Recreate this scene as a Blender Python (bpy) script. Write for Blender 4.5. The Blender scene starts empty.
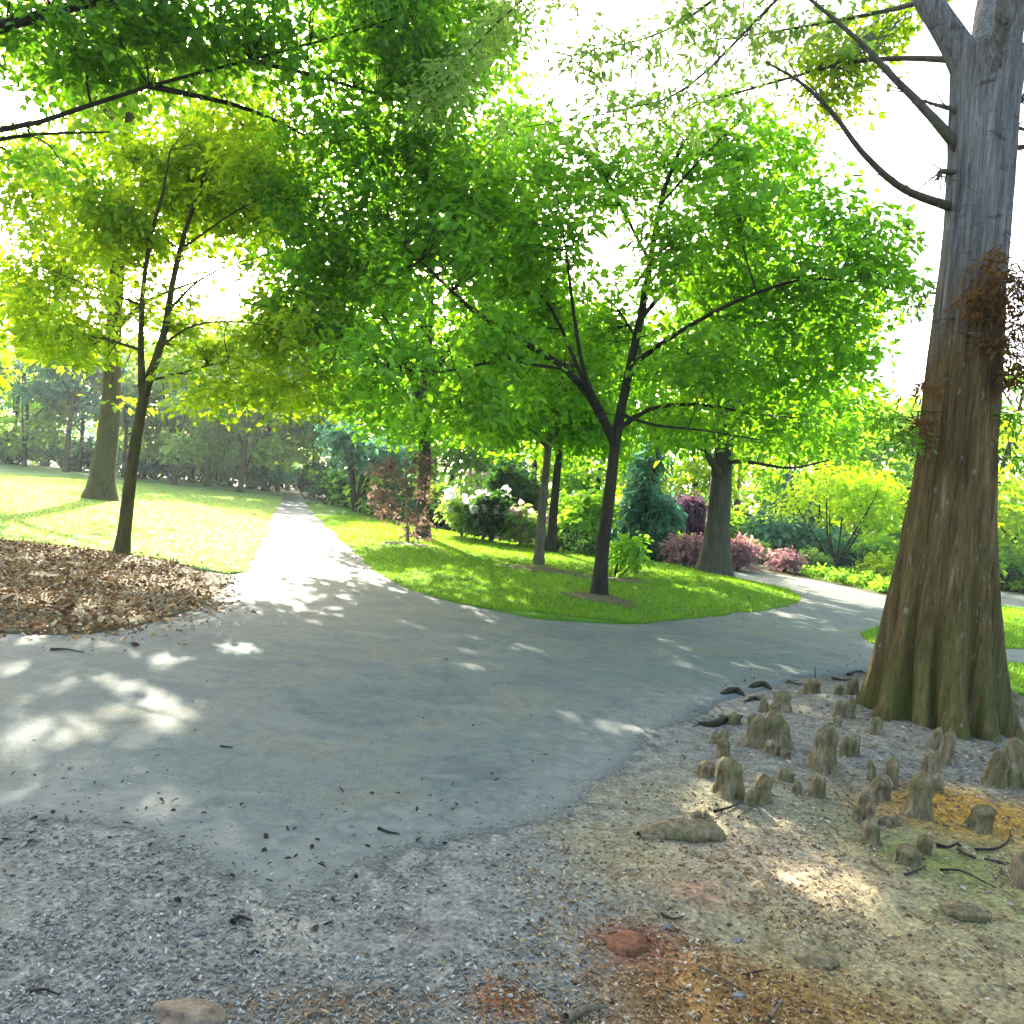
import bpy, math, random
import numpy as np
from mathutils import Vector, Matrix
from mathutils.geometry import delaunay_2d_cdt

rng = np.random.default_rng(7)
random.seed(7)
S = bpy.context.scene
C = S.collection
R = math.radians

# ------------------------------------------------------------------ camera
F = 780.0
ROLL, PITCH, EYE = R(6.0), R(1.1), 1.6
cam = bpy.data.cameras.new('camera')
camo = bpy.data.objects.new('camera', cam); C.objects.link(camo)
cam.sensor_width = 36.0; cam.lens = 36.0 * F / 1024.0
cam.clip_start = 0.05; cam.clip_end = 3000
MROT = Matrix.Rotation(R(90) - PITCH, 3, 'X') @ Matrix.Rotation(ROLL, 3, 'Z')
camo.matrix_world = Matrix.Translation((0, 0, EYE)) @ MROT.to_4x4()
S.camera = camo

SUN_AZ, SUN_EL = R(-20), R(27)
SUNV = Vector((math.sin(SUN_AZ) * math.cos(SUN_EL), math.cos(SUN_AZ) * math.cos(SUN_EL), math.sin(SUN_EL)))

def ray(px, py):
    return MROT @ Vector(((px - 512) / F, -(py - 512) / F, -1.0))
def at(px, py):                      # ground point seen at a pixel (flat ground)
    d = ray(px, py); t = EYE / -d.z
    return (d.x * t, d.y * t)
def P(px, py, Y):                    # point at depth Y
    d = ray(px, py); t = Y / d.y
    return np.array((d.x * t, Y, EYE + d.z * t))

# ------------------------------------------------------------------ noise / terrain
def hash2(ix, iy, s):
    n = (ix * 374761393 + iy * 668265263 + s * 974634777) & 0xffffffff
    n = ((n ^ (n >> 13)) * 1274126177) & 0xffffffff
    return ((n ^ (n >> 16)) & 0xffff) / 65535.0
def vnoise(x, y, s=0):
    x = np.asarray(x, float); y = np.asarray(y, float)
    ix = np.floor(x).astype(np.int64); iy = np.floor(y).astype(np.int64)
    fx = x - ix; fy = y - iy
    fx = fx * fx * (3 - 2 * fx); fy = fy * fy * (3 - 2 * fy)
    a = hash2(ix, iy, s); b = hash2(ix + 1, iy, s); c = hash2(ix, iy + 1, s); d = hash2(ix + 1, iy + 1, s)
    return (a * (1 - fx) + b * fx) * (1 - fy) + (c * (1 - fx) + d * fx) * fy
def fbm(x, y, s=0, o=4):
    r = 0; a = .5; f = 1.0
    for i in range(o):
        r = r + a * vnoise(x * f + i * 17.3, y * f - i * 9.1, s + i); a *= .5; f *= 2.07
    return r / (1 - .5 ** o)
def sdf(poly, x, y):                 # negative inside
    x = np.asarray(x, float); y = np.asarray(y, float)
    d = np.full(x.shape, 1e9); ins = np.zeros(x.shape, bool)
    n = len(poly)
    for i in range(n):
        ax, ay = poly[i]; bx, by = poly[(i + 1) % n]
        ex, ey = bx - ax, by - ay
        t = np.clip(((x - ax) * ex + (y - ay) * ey) / (ex * ex + ey * ey + 1e-12), 0, 1)
        d = np.minimum(d, np.hypot(x - ax - t * ex, y - ay - t * ey))
        c = ((ay > y) != (by > y)) & (x < (bx - ax) * (y - ay) / (by - ay + 1e-12) + ax)
        ins ^= c
    return np.where(ins, -d, d)
def smooth(a, b, x):
    t = np.clip((np.asarray(x, float) - a) / (b - a), 0, 1)
    return t * t * (3 - 2 * t)
def px_poly(pts, step=.3, wob=.04, seed=3, spline=True):
    w = [np.array(at(*p)) for p in pts]
    out = []
    n = len(w)
    for i in range(n):
        p0, p1, p2, p3 = w[i - 1], w[i], w[(i + 1) % n], w[(i + 2) % n]
        L = np.linalg.norm(p2 - p1)
        st = max(step, .03 * np.linalg.norm(p1))
        k = max(1, int(L / st))
        for j in range(k):
            t = j / k
            if spline:
                # centripetal-like damped Catmull-Rom
                m1 = (p2 - p0); m2 = (p3 - p1)
                m1 = m1 / (np.linalg.norm(m1) + 1e-9) * L * .8; m2 = m2 / (np.linalg.norm(m2) + 1e-9) * L * .8
                q = (2*t**3-3*t**2+1)*p1 + (t**3-2*t**2+t)*m1 + (-2*t**3+3*t**2)*p2 + (t**3-t**2)*m2
            else:
                q = p1 * (1 - t) + p2 * t
            out.append(q)
    out = np.array(out)
    fine = .35 * wob * (fbm(out[:, 0] * 7, out[:, 1] * 7, seed + 9) - .5) * 2
    wx = (fbm(out[:, 0] * 1.7, out[:, 1] * 1.7, seed) - .5) * 2 * wob * 2
    wy = (fbm(out[:, 0] * 1.7 + 50, out[:, 1] * 1.7, seed + 5) - .5) * 2 * wob * 2
    return out + np.stack([wx + fine, wy - fine], 1)

PATH = px_poly([(-420, 865), (-200, 850), (0, 858), (90, 864), (160, 890), (215, 930), (262, 955), (312, 938), (370, 900),
    (440, 880), (520, 858), (590, 835), (640, 795), (682, 755), (700, 718), (735, 694), (800, 682), (870, 668),
    (940, 666), (1000, 665), (1100, 672), (1300, 692), (1500, 690), (1500, 640), (1300, 606), (1100, 596), (1000, 591), (930, 591), (890, 597), (850, 588),
    (800, 579), (760, 573), (725, 572), (700, 585), (600, 602), (450, 583), (380, 560), (335, 522), (311, 500), (301, 495),
    (287, 495), (278, 505), (268, 520), (262, 550), (235, 578), (215, 600), (185, 626), (0, 632), (-250, 645), (-420, 665)], wob=.11)
ISLAND = px_poly([(306, 501), (330, 530), (352, 551), (380, 574), (420, 592), (470, 605), (530, 617), (600, 623), (660, 622), (720, 617), (770, 611), (795, 604),
    (799, 597), (785, 590), (760, 584), (735, 579), (715, 573), (660, 564), (600, 556), (520, 545), (440, 530), (380, 517), (330, 503)], wob=.09)
LAWN = px_poly([(-500, 600), (-200, 562), (0, 541), (60, 548), (110, 553), (180, 565), (228, 574), (250, 566), (262, 546), (269, 522), (281, 500), (276, 492),
    (210, 484), (150, 477), (80, 470), (0, 462), (-150, 446), (-400, 419), (-560, 405)], wob=.12)
BED = px_poly([(-500, 600), (-200, 562), (0, 541), (60, 548), (110, 553), (165, 560), (190, 572), (206, 588), (200, 606), (165, 622), (100, 634), (0, 636), (-200, 652), (-500, 690)], wob=.1)
RLAWN = px_poly([(861, 638), (880, 626), (905, 616), (950, 608), (1000, 606), (1100, 612), (1300, 630), (1300, 668), (1100, 653), (1000, 650), (920, 648), (870, 645)], wob=.03)
RVERGE = px_poly([(975, 672), (1000, 667), (1060, 670), (1200, 685), (1400, 710), (1400, 760), (1200, 730), (1060, 702), (1000, 694), (978, 688)], wob=.04)
FARBED = px_poly([(803, 577), (850, 586), (890, 595), (930, 589), (1000, 589), (1100, 594), (1100, 583), (960, 578), (880, 572), (820, 570)], wob=.05)
CYP = np.array(at(939, 728))

def height(x, y):
    x = np.asarray(x, float); y = np.asarray(y, float)
    r = np.hypot(x, y)
    low = (fbm(x * .15, y * .15, 11, 2) - .5) * .10 * smooth(3, 9, r)
    d = sdf(PATH, x, y)
    near = smooth(0.02, .7, d) * (1 - smooth(9, 12, r))
    hi = (fbm(x * 2.1, y * 2.1, 21, 4) - .36) * .11 + (fbm(x * 9, y * 9, 25, 3) - .5) * .03
    m = .10 * np.exp(-((x - CYP[0]) ** 2 + (y - CYP[1]) ** 2) / 3.0)
    return low + near * (hi + m)
def h1(x, y):
    return float(height(np.array([x]), np.array([y]))[0])

# ------------------------------------------------------------------ mesh helpers
def link(o, parent=None):
    C.objects.link(o)
    if parent is not None: o.parent = parent
    return o
def mesh_np(name, V, Fq, mat, parent=None, smooth_shade=False, attrs=None):
    V = np.ascontiguousarray(V, dtype=np.float32); Fq = np.ascontiguousarray(Fq, dtype=np.int32)
    me = bpy.data.meshes.new(name)
    k = Fq.shape[1]; m = Fq.shape[0]
    me.vertices.add(len(V)); me.vertices.foreach_set('co', V.ravel())
    me.loops.add(m * k); me.loops.foreach_set('vertex_index', Fq.ravel())
    me.polygons.add(m); me.polygons.foreach_set('loop_start', np.arange(m, dtype=np.int32) * k)
    me.polygons.foreach_set('use_smooth', np.full(m, smooth_shade))
    me.update(calc_edges=True)
    if attrs:
        for an, arr in attrs.items():
            if arr.ndim == 2:
                a = me.attributes.new(an, 'FLOAT_COLOR', 'POINT'); a.data.foreach_set('color', np.ascontiguousarray(arr, np.float32).ravel())
            else:
                a = me.attributes.new(an, 'FLOAT', 'POINT'); a.data.foreach_set('value', np.ascontiguousarray(arr, np.float32))
    if mat: me.materials.append(mat)
    return link(bpy.data.objects.new(name, me), parent)
class MB:
    def __init__(s): s.v = []; s.f = []; s.n = 0
    def add(s, V, Fq):
        s.v.append(np.asarray(V, float)); s.f.append(np.asarray(Fq, int) + s.n); s.n += len(V)
    def tube(s, pts, rad, sides=8, rough=0, cap=True):
        pts = np.asarray(pts, float); rad = np.asarray(rad, float); n = len(pts)
        T = np.gradient(pts, axis=0); T /= np.linalg.norm(T, axis=1)[:, None] + 1e-9
        up = np.array((1., 0, 0)) if abs(T[0][0]) < .8 else np.array((0, 1., 0))
        A = np.cross(T, up); A /= np.linalg.norm(A, axis=1)[:, None] + 1e-9
        B = np.cross(T, A)
        th = np.arange(sides) * 2 * math.pi / sides
        rr = rad[:, None] * np.ones((n, sides))
        if rough:
            rr = rr * (1 + rough * (rng.random((n, sides)) - .5) + rough * .8 * np.sin(3 * th + rng.random() * 6)[None, :])
        V = pts[:, None, :] + rr[:, :, None] * (np.cos(th)[None, :, None] * A[:, None, :] + np.sin(th)[None, :, None] * B[:, None, :])
        V = V.reshape(-1, 3)
        i = np.arange(n - 1)[:, None] * sides; j = np.arange(sides)[None, :]; j2 = (j + 1) % sides
        Fq = np.stack([i + j, i + j2, i + sides + j2, i + sides + j], -1).reshape(-1, 4)
        s.add(V, Fq)
        if cap:
            tip = pts[-1] + T[-1] * rad[-1] * .5
            k = (n - 1) * sides
            # cap as quads collapsing to the tip ring
            ring = V[k:k + sides] * .3 + tip * .7
            jj = np.arange(sides)
            s.add(np.vstack([V[k:k + sides], ring]), np.stack([jj, (jj + 1) % sides, sides + (jj + 1) % sides, sides + jj], -1))
    def build(s, name, mat, parent=None, sm=True, origin=None, attrs=None):
        V = np.vstack(s.v)
        if origin is not None: V = V - np.asarray(origin)[None, :]
        return mesh_np(name, V, np.vstack(s.f), mat, parent, sm, attrs)

def smooth_line(pts, n=12):
    pts = np.asarray(pts, float); k = len(pts)
    if k == 2: return pts[0][None] + (pts[1] - pts[0])[None] * np.linspace(0, 1, n)[:, None]
    out = []
    seg = max(2, n // (k - 1))
    for i in range(k - 1):
        p1, p2 = pts[i], pts[i + 1]
        p0 = pts[i - 1] if i else 2 * p1 - p2
        p3 = pts[i + 2] if i + 2 < k else 2 * p2 - p1
        for t in np.arange(seg) / seg:
            out.append(.5 * ((2 * p1) + (-p0 + p2) * t + (2*p0 - 5*p1 + 4*p2 - p3) * t*t + (-p0 + 3*p1 - 3*p2 + p3) * t**3))
    out.append(pts[-1])
    return np.array(out)

def tag(o, label=None, cat=None, group=None, kind=None):
    if label: o['label'] = label
    if cat: o['category'] = cat
    if group: o['group'] = group
    if kind: o['kind'] = kind
    return o
def thing(name, label, cat, loc, group=None):
    o = bpy.data.objects.new(name, None); o.empty_display_size = .2
    o.location = loc; C.objects.link(o)
    return tag(o, label, cat, group)
def copy_tree(o, parent=None):
    c = o.copy(); C.objects.link(c); c.parent = parent
    for ch in [q for q in bpy.data.objects if q.parent == o]: copy_tree(ch, c)
    return c

# ------------------------------------------------------------------ materials
def newmat(name):
    m = bpy.data.materials.new(name); m.use_nodes = True
    nt = m.node_tree; nt.nodes.clear()
    return m, nt, nt.nodes, nt.links
def N(nt, t, **kw):
    n = nt.nodes.new(t)
    for k, v in kw.items():
        if k in ('inp',):
            for a, b in v.items(): n.inputs[a].default_value = b
        else: setattr(n, k, v)
    return n
def ramp(nt, fac, stops):
    r = nt.nodes.new('ShaderNodeValToRGB'); e = r.color_ramp.elements
    while len(e) < len(stops): e.new(.5)
    for q, (p, c) in zip(e, stops): q.position = p; q.color = (*c, 1)
    nt.links.new(fac, r.inputs[0]); return r.outputs[0]
def noise(nt, scale, detail=4, rough=.55, vec=None, dist=0):
    n = N(nt, 'ShaderNodeTexNoise'); n.inputs['Scale'].default_value = scale; n.inputs['Detail'].default_value = detail
    n.inputs['Roughness'].default_value = rough; n.inputs['Distortion'].default_value = dist
    if vec is None:
        tc = N(nt, 'ShaderNodeNewGeometry'); nt.links.new(tc.outputs['Position'], n.inputs['Vector'])
    else: nt.links.new(vec, n.inputs['Vector'])
    return n.outputs['Fac']
def mix(nt, fac, a, b, mode='MIX'):
    m = N(nt, 'ShaderNodeMix', data_type='RGBA', blend_type=mode)
    for sock, v in ((m.inputs[0], fac), (m.inputs[6], a), (m.inputs[7], b)):
        if isinstance(v, (int, float)): sock.default_value = v
        elif isinstance(v, tuple): sock.default_value = (*v, 1)
        else: nt.links.new(v, sock)
    return m.outputs[2]
def bump(nt, hgt, strength=.5, dist=.02, nrm=None):
    b = N(nt, 'ShaderNodeBump'); b.inputs['Strength'].default_value = strength; b.inputs['Distance'].default_value = dist
    nt.links.new(hgt, b.inputs['Height'])
    if nrm is not None: nt.links.new(nrm, b.inputs['Normal'])
    return b.outputs[0]
def principled(nt, col, rough=.8, spec=.3, nrm=None):
    p = N(nt, 'ShaderNodeBsdfPrincipled'); p.inputs['Roughness'].default_value = rough; p.inputs['Specular IOR Level'].default_value = spec
    if isinstance(col, tuple): p.inputs['Base Color'].default_value = (*col, 1)
    else: nt.links.new(col, p.inputs['Base Color'])
    if nrm is not None: nt.links.new(nrm, p.inputs['Normal'])
    o = N(nt, 'ShaderNodeOutputMaterial'); nt.links.new(p.outputs[0], o.inputs[0]); return p
def vec_scaled(nt, s):
    g = N(nt, 'ShaderNodeNewGeometry'); m = N(nt, 'ShaderNodeVectorMath', operation='MULTIPLY'); m.inputs[1].default_value = s
    nt.links.new(g.outputs['Position'], m.inputs[0]); return m.outputs[0]

def leaf_mat(name, ca, cb, tr=1.7, tw=.55, gloss=.015, cc=None, clump=.5, tint=(1.1, 1, .3)):
    ca, cb = (tuple(min(.6, v * 1.55) for v in c) for c in (ca, cb))
    """two-sided leaf: diffuse + translucent + a little gloss, hue varies leaf to leaf and bough to bough"""
    m, nt, n, l = newmat(name)
    g = N(nt, 'ShaderNodeNewGeometry')
    nz = noise(nt, clump, 2)
    ad = N(nt, 'ShaderNodeMath', operation='MULTIPLY_ADD'); ad.inputs[1].default_value = .55; l.new(g.outputs['Random Per Island'], ad.inputs[0]); 
    mu = N(nt, 'ShaderNodeMath', operation='MULTIPLY'); mu.inputs[1].default_value = .5; l.new(nz, mu.inputs[0]); l.new(mu.outputs[0], ad.inputs[2])
    col = ramp(nt, ad.outputs[0], [(.15, ca), (.8, cb)] + ([(.97, cc)] if cc else []))
    d = N(nt, 'ShaderNodeBsdfDiffuse'); l.new(col, d.inputs[0])
    t = N(nt, 'ShaderNodeBsdfTranslucent')
    tc = mix(nt, 1.0, col, (tr * tint[0], tr * tint[1], tr * tint[2]), 'MULTIPLY'); l.new(tc, t.inputs[0])
    mx = N(nt, 'ShaderNodeMixShader'); mx.inputs[0].default_value = tw; l.new(d.outputs[0], mx.inputs[1]); l.new(t.outputs[0], mx.inputs[2])
    gl = N(nt, 'ShaderNodeBsdfGlossy'); gl.inputs['Roughness'].default_value = .45; gl.inputs[0].default_value = (.9, .95, 1, 1)
    m2 = N(nt, 'ShaderNodeMixShader'); m2.inputs[0].default_value = gloss; l.new(mx.outputs[0], m2.inputs[1]); l.new(gl.outputs[0], m2.inputs[2])
    o = N(nt, 'ShaderNodeOutputMaterial'); l.new(m2.outputs[0], o.inputs[0])
    return m
def bark_mat(name, dark, light, moss=None, sc=14, mossw=.5):
    dark = tuple(v * .6 for v in dark); light = tuple(v * .6 for v in light)
    if moss: moss = tuple(v * .6 for v in moss)
    m, nt, n, l = newmat(name)
    v = vec_scaled(nt, (1, 1, .16))
    a = noise(nt, sc, 6, .65, v, .3); b = noise(nt, 3.0, 3)
    c = ramp(nt, a, [(.32, dark), (.68, light)])
    if moss: c = mix(nt, ramp(nt, b, [(.62 - mossw * .4, (0, 0, 0)), (.78 - mossw * .4, (1, 1, 1))]), c, mix(nt, .55, c, moss))
    f = noise(nt, 60, 3); c = mix(nt, .35, c, ramp(nt, f, [(.3, (.25, .25, .25)), (.7, (1.0, 1.0, 1.0))]), 'MULTIPLY')
    principled(nt, c, .9, .2, bump(nt, a, .9, .03))
    return m

M = {}
M['leaf_green'] = leaf_mat('leaf_green', (.036, .10, .006), (.095, .22, .010), 2.0, cc=(.16, .29, .015))
M['leaf_deep'] = leaf_mat('leaf_deep', (.026, .08, .006), (.07, .175, .010), 1.9, cc=(.12, .24, .01))
M['leaf_yellow'] = leaf_mat('leaf_yellow', (.050, .125, .005), (.16, .22, .008), 2.3, cc=(.26, .29, .012))
M['leaf_lime'] = leaf_mat('leaf_lime', (.10, .20, .008), (.23, .33, .012), 2.0)
M['leaf_teal'] = leaf_mat('leaf_teal', (.025, .085, .05), (.07, .17, .10), 1.4, tint=(1, 1, .9))
M['leaf_blue'] = leaf_mat('leaf_blue', (.022, .075, .05), (.06, .15, .10), 1.3, tint=(1, 1, .9))
M['leaf_mid'] = leaf_mat('leaf_mid', (.05, .12, .02), (.13, .25, .03), 2.0, cc=(.2, .3, .03))
M['leaf_dark'] = leaf_mat('leaf_dark', (.008, .03, .010), (.025, .07, .02), 1.3)
M['leaf_red'] = leaf_mat('leaf_red', (.09, .045, .032), (.17, .12, .095), .8, cc=(.27, .22, .17), tint=(1, .95, .9))
M['leaf_purple'] = leaf_mat('leaf_purple', (.06, .028, .045), (.13, .065, .10), 1.0, tint=(1, .9, 1))
M['leaf_pink'] = leaf_mat('leaf_pink', (.19, .095, .10), (.33, .20, .20), .8, tint=(1, .9, .9))
M['leaf_rust'] = leaf_mat('leaf_rust', (.04, .018, .006), (.10, .05, .012), 1.2, cc=(.15, .11, .02))
M['leaf_grey'] = leaf_mat('leaf_grey', (.065, .115, .035), (.15, .22, .06), 1.9, tint=(1, 1, .5))
M['petal_white'] = leaf_mat('petal_white', (.36, .34, .33), (.55, .52, .50), 1.0, tint=(1, 1, 1))
M['petal_rose'] = leaf_mat('petal_rose', (.3, .17, .16), (.45, .30, .28), .8, tint=(1, 1, 1))
M['bark_dark'] = bark_mat('bark_dark', (.018, .013, .009), (.07, .055, .035), (.05, .06, .012))
M['bark_olive'] = bark_mat('bark_olive', (.05, .04, .016), (.17, .14, .05), (.13, .13, .03))
M['bark_grey'] = bark_mat('bark_grey', (.06, .05, .04), (.20, .17, .13), (.10, .11, .05))
M['bark_pale'] = bark_mat('bark_pale', (.10, .085, .06), (.30, .26, .19), (.14, .15, .06))
M['bark_brown'] = bark_mat('bark_brown', (.045, .028, .012), (.15, .10, .045), (.12, .12, .03))
M['stake'] = bark_mat('stake', (.25, .18, .09), (.45, .33, .18))

def cyp_bark():
    m, nt, n, l = newmat('cypress_bark')
    g = N(nt, 'ShaderNodeNewGeometry'); sx = N(nt, 'ShaderNodeSeparateXYZ'); l.new(g.outputs['Position'], sx.inputs[0])
    v = vec_scaled(nt, (1, 1, .07)); a = noise(nt, 16, 7, .68, v, .25)
    v2 = vec_scaled(nt, (1, 1, .3)); b = noise(nt, 6, 5, .6, v2, .5)
    low = ramp(nt, a, [(.28, (.032, .021, .008)), (.55, (.125, .085, .032)), (.75, (.23, .165, .075))])
    up = ramp(nt, a, [(.25, (.055, .053, .05)), (.7, (.23, .225, .215))])
    dash = noise(nt, 5, 4, .6, vec_scaled(nt, (.8, .8, 2.6)), .6); up = mix(nt, ramp(nt, dash, [(.58, (0, 0, 0)), (.68, (.75, .75, .75))]), up, (.05, .047, .042))
    mr = N(nt, 'ShaderNodeMapRange'); mr.inputs[1].default_value = 3.0; mr.inputs[2].default_value = 4.3; 
    ad = N(nt, 'ShaderNodeMath', operation='MULTIPLY_ADD'); ad.inputs[1].default_value = 2.2; l.new(b, ad.inputs[0]); l.new(sx.outputs[2], ad.inputs[2])
    sb = N(nt, 'ShaderNodeMath', operation='SUBTRACT'); sb.inputs[1].default_value = 1.1; l.new(ad.outputs[0], sb.inputs[0]); l.new(sb.outputs[0], mr.inputs[0])
    st = noise(nt, 55, 5, .7, vec_scaled(nt, (1, 1, .045)), .4)
    # side of the trunk away to the right is greyer
    gx = N(nt, 'ShaderNodeMapRange'); gx.inputs[1].default_value = CYP[0] + .02; gx.inputs[2].default_value = CYP[0] + .5; l.new(sx.outputs[0], gx.inputs[0])
    gm = N(nt, 'ShaderNodeMath', operation='MULTIPLY'); l.new(gx.outputs[0], gm.inputs[0]); l.new(ramp(nt, b, [(.38, (.1, .1, .1)), (.6, (.9, .9, .9))]), gm.inputs[1])
    low = mix(nt, gm.outputs[0], low, ramp(nt, a, [(.3, (.025, .026, .022)), (.7, (.15, .15, .13))]))
    c = mix(nt, mr.outputs[0], low, up)
    c = mix(nt, .75, c, ramp(nt, st, [(.30, (.25, .24, .22)), (.5, (1, 1, 1)), (.72, (1.75, 1.7, 1.6))]), 'MULTIPLY')
    mo = N(nt, 'ShaderNodeMapRange'); mo.inputs[1].default_value = 2.2; mo.inputs[2].default_value = .0; l.new(sx.outputs[2], mo.inputs[0])
    mm = N(nt, 'ShaderNodeMath', operation='MULTIPLY'); l.new(mo.outputs[0], mm.inputs[0]); l.new(ramp(nt, b, [(.36, (0, 0, 0)), (.6, (1, 1, 1))]), mm.inputs[1])
    m3 = N(nt, 'ShaderNodeMath', operation='MULTIPLY'); m3.inputs[1].default_value = .75; l.new(mm.outputs[0], m3.inputs[0])
    c = mix(nt, m3.outputs[0], c, mix(nt, a, (.045, .055, .008), (.13, .14, .028)))
    li = noise(nt, 22, 3, .6, v2); c = mix(nt, ramp(nt, li, [(.64, (0, 0, 0)), (.70, (.7, .7, .7))]), c, (.24, .24, .21))
    principled(nt, c, .92, .15, bump(nt, st, .8, .02, bump(nt, a, 1.0, .05)))
    return m
M['cypress'] = cyp_bark()

def ground_mat():
    m, nt, n, l = newmat('soil')
    at_ = N(nt, 'ShaderNodeAttribute', attribute_name='tint')
    a = noise(nt, 9, 6, .62); b = noise(nt, 45, 5, .7); c3 = noise(nt, 2.2, 4)
    c = mix(nt, .85, at_.outputs['Color'], ramp(nt, a, [(.28, (.40, .38, .36)), (.5, (.95, .95, .95)), (.75, (1.5, 1.5, 1.5))]), 'MULTIPLY')
    c = mix(nt, .8, c, ramp(nt, b, [(.32, (.3, .3, .3)), (.5, (1, 1, 1)), (.7, (1.55, 1.55, 1.5))]), 'MULTIPLY')
    v = N(nt, 'ShaderNodeTexVoronoi'); v.inputs['Scale'].default_value = 38; v.inputs['Randomness'].default_value = 1
    g = N(nt, 'ShaderNodeNewGeometry'); l.new(g.outputs['Position'], v.inputs['Vector'])
    c = mix(nt, .35, c, ramp(nt, v.outputs['Distance'], [(.1, (1.5, 1.5, 1.5)), (.5, (.5, .5, .5))]), 'MULTIPLY')
    n1 = bump(nt, b, .8, .02); n2 = bump(nt, a, .6, .04, n1)
    principled(nt, c, .9, .2, n2); return m
M['soil'] = ground_mat()
def path_mat():
    m, nt, n, l = newmat('path_surface')
    at_ = N(nt, 'ShaderNodeAttribute', attribute_name='edge')
    a = noise(nt, 1.3, 6, .62, None, .8); f = noise(nt, 70, 5, .75); g2 = noise(nt, 9, 5, .65, None, .6); st = noise(nt, 2.2, 5, .6, vec_scaled(nt, (.35, 1.2, 1)), 1.2)
    base = ramp(nt, a, [(.32, (.056, .076, .068)), (.5, (.080, .101, .088)), (.62, (.100, .108, .080)), (.72, (.122, .114, .080))])
    base = mix(nt, .7, base, ramp(nt, f, [(.3, (.42, .42, .42)), (.5, (1, 1, 1)), (.7, (1.6, 1.6, 1.58))]), 'MULTIPLY')
    base = mix(nt, .6, base, ramp(nt, g2, [(.3, (.60, .62, .62)), (.5, (1, 1, 1)), (.68, (1.28, 1.25, 1.18))]), 'MULTIPLY')
    base = mix(nt, ramp(nt, st, [(.55, (0, 0, 0)), (.75, (.6, .6, .6))]), base, (.155, .15, .125))
    sand = ramp(nt, g2, [(.3, (.065, .082, .072)), (.7, (.145, .155, .13))])
    ed = N(nt, 'ShaderNodeMath', operation='MULTIPLY_ADD'); ed.inputs[1].default_value = 1.3; l.new(g2, ed.inputs[0])
    e2 = N(nt, 'ShaderNodeMath', operation='MULTIPLY_ADD'); e2.inputs[1].default_value = 1.6; e2.inputs[2].default_value = -.95; l.new(at_.outputs['Fac'], e2.inputs[0])
    l.new(e2.outputs[0], ed.inputs[2])
    base = mix(nt, ramp(nt, ed.outputs[0], [(.35, (0, 0, 0)), (.75, (.9, .9, .9))]), base, sand)
    p = principled(nt, base, .8, .3, bump(nt, f, .5, .012, bump(nt, g2, .35, .03)))
    wv = N(nt, 'ShaderNodeAttribute', attribute_name='worn')
    q1 = N(nt, 'ShaderNodeMath', operation='MULTIPLY_ADD'); q1.inputs[1].default_value = 1.1; l.new(g2, q1.inputs[0]); l.new(wv.outputs['Fac'], q1.inputs[2])
    q2 = N(nt, 'ShaderNodeMath', operation='MULTIPLY_ADD'); q2.inputs[1].default_value = .9; l.new(noise(nt, 42, 4, .75), q2.inputs[0]); l.new(q1.outputs[0], q2.inputs[2])
    mr = N(nt, 'ShaderNodeMapRange'); mr.inputs[1].default_value = 1.48; mr.inputs[2].default_value = 1.72; l.new(q2.outputs[0], mr.inputs[0])
    tr_ = N(nt, 'ShaderNodeBsdfTransparent'); mx = N(nt, 'ShaderNodeMixShader'); l.new(mr.outputs[0], mx.inputs[0]); l.new(p.outputs[0], mx.inputs[1]); l.new(tr_.outputs[0], mx.inputs[2])
    out = [x for x in n if x.type == 'OUTPUT_MATERIAL'][0]; l.new(mx.outputs[0], out.inputs[0])
    return m
M['path'] = path_mat()
def lawn_mat(name='lawn_surface', c0=(.045, .13, .005), c1=(.085, .20, .008)):
    m, nt, n, l = newmat(name)
    a = noise(nt, .9, 4); f = noise(nt, 55, 4, .7); s = noise(nt, 6, 4)
    c = ramp(nt, a, [(.3, c0), (.7, c1)])
    c = mix(nt, .6, c, ramp(nt, f, [(.3, (.45, .5, .4)), (.7, (1.4, 1.35, 1.2))]), 'MULTIPLY')
    c = mix(nt, ramp(nt, s, [(.6, (0, 0, 0)), (.8, (.5, .5, .5))]), c, (.14, .19, .02))
    principled(nt, c, .8, .1, bump(nt, f, .8, .03)); return m
M['lawn'] = lawn_mat(); M['lawn_painted_sun'] = lawn_mat('lawn_painted_sun', (.11, .20, .05), (.20, .28, .11))  # left lawn is paler: sun glare painted into the grass colour
def blade_mat(name='grass_blade', k=(1, 1, 1)):
    m, nt, n, l = newmat(name)
    g = N(nt, 'ShaderNodeNewGeometry')
    c = ramp(nt, g.outputs['Random Per Island'], [(p, tuple(a * b for a, b in zip(c, k))) for p, c in ((.0, (.045, .13, .004)), (.6, (.095, .22, .006)), (.97, (.20, .27, .012)))])
    d = N(nt, 'ShaderNodeBsdfDiffuse'); l.new(c, d.inputs[0])
    t = N(nt, 'ShaderNodeBsdfTranslucent'); l.new(mix(nt, 1.0, c, (2.0, 1.9, .5), 'MULTIPLY'), t.inputs[0])
    mx = N(nt, 'ShaderNodeMixShader'); mx.inputs[0].default_value = .5; l.new(d.outputs[0], mx.inputs[1]); l.new(t.outputs[0], mx.inputs[2])
    gl = N(nt, 'ShaderNodeBsdfGlossy'); gl.inputs['Roughness'].default_value = .4
    m2 = N(nt, 'ShaderNodeMixShader'); m2.inputs[0].default_value = .03; l.new(mx.outputs[0], m2.inputs[1]); l.new(gl.outputs[0], m2.inputs[2])
    o = N(nt, 'ShaderNodeOutputMaterial'); l.new(m2.outputs[0], o.inputs[0]); return m
M['blade'] = blade_mat(); M['blade_painted_sun'] = blade_mat('grass_blade_painted_sun', (1.8, 1.35, 17))  # left lawn blades carry the same painted sun glare in their colour
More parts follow.
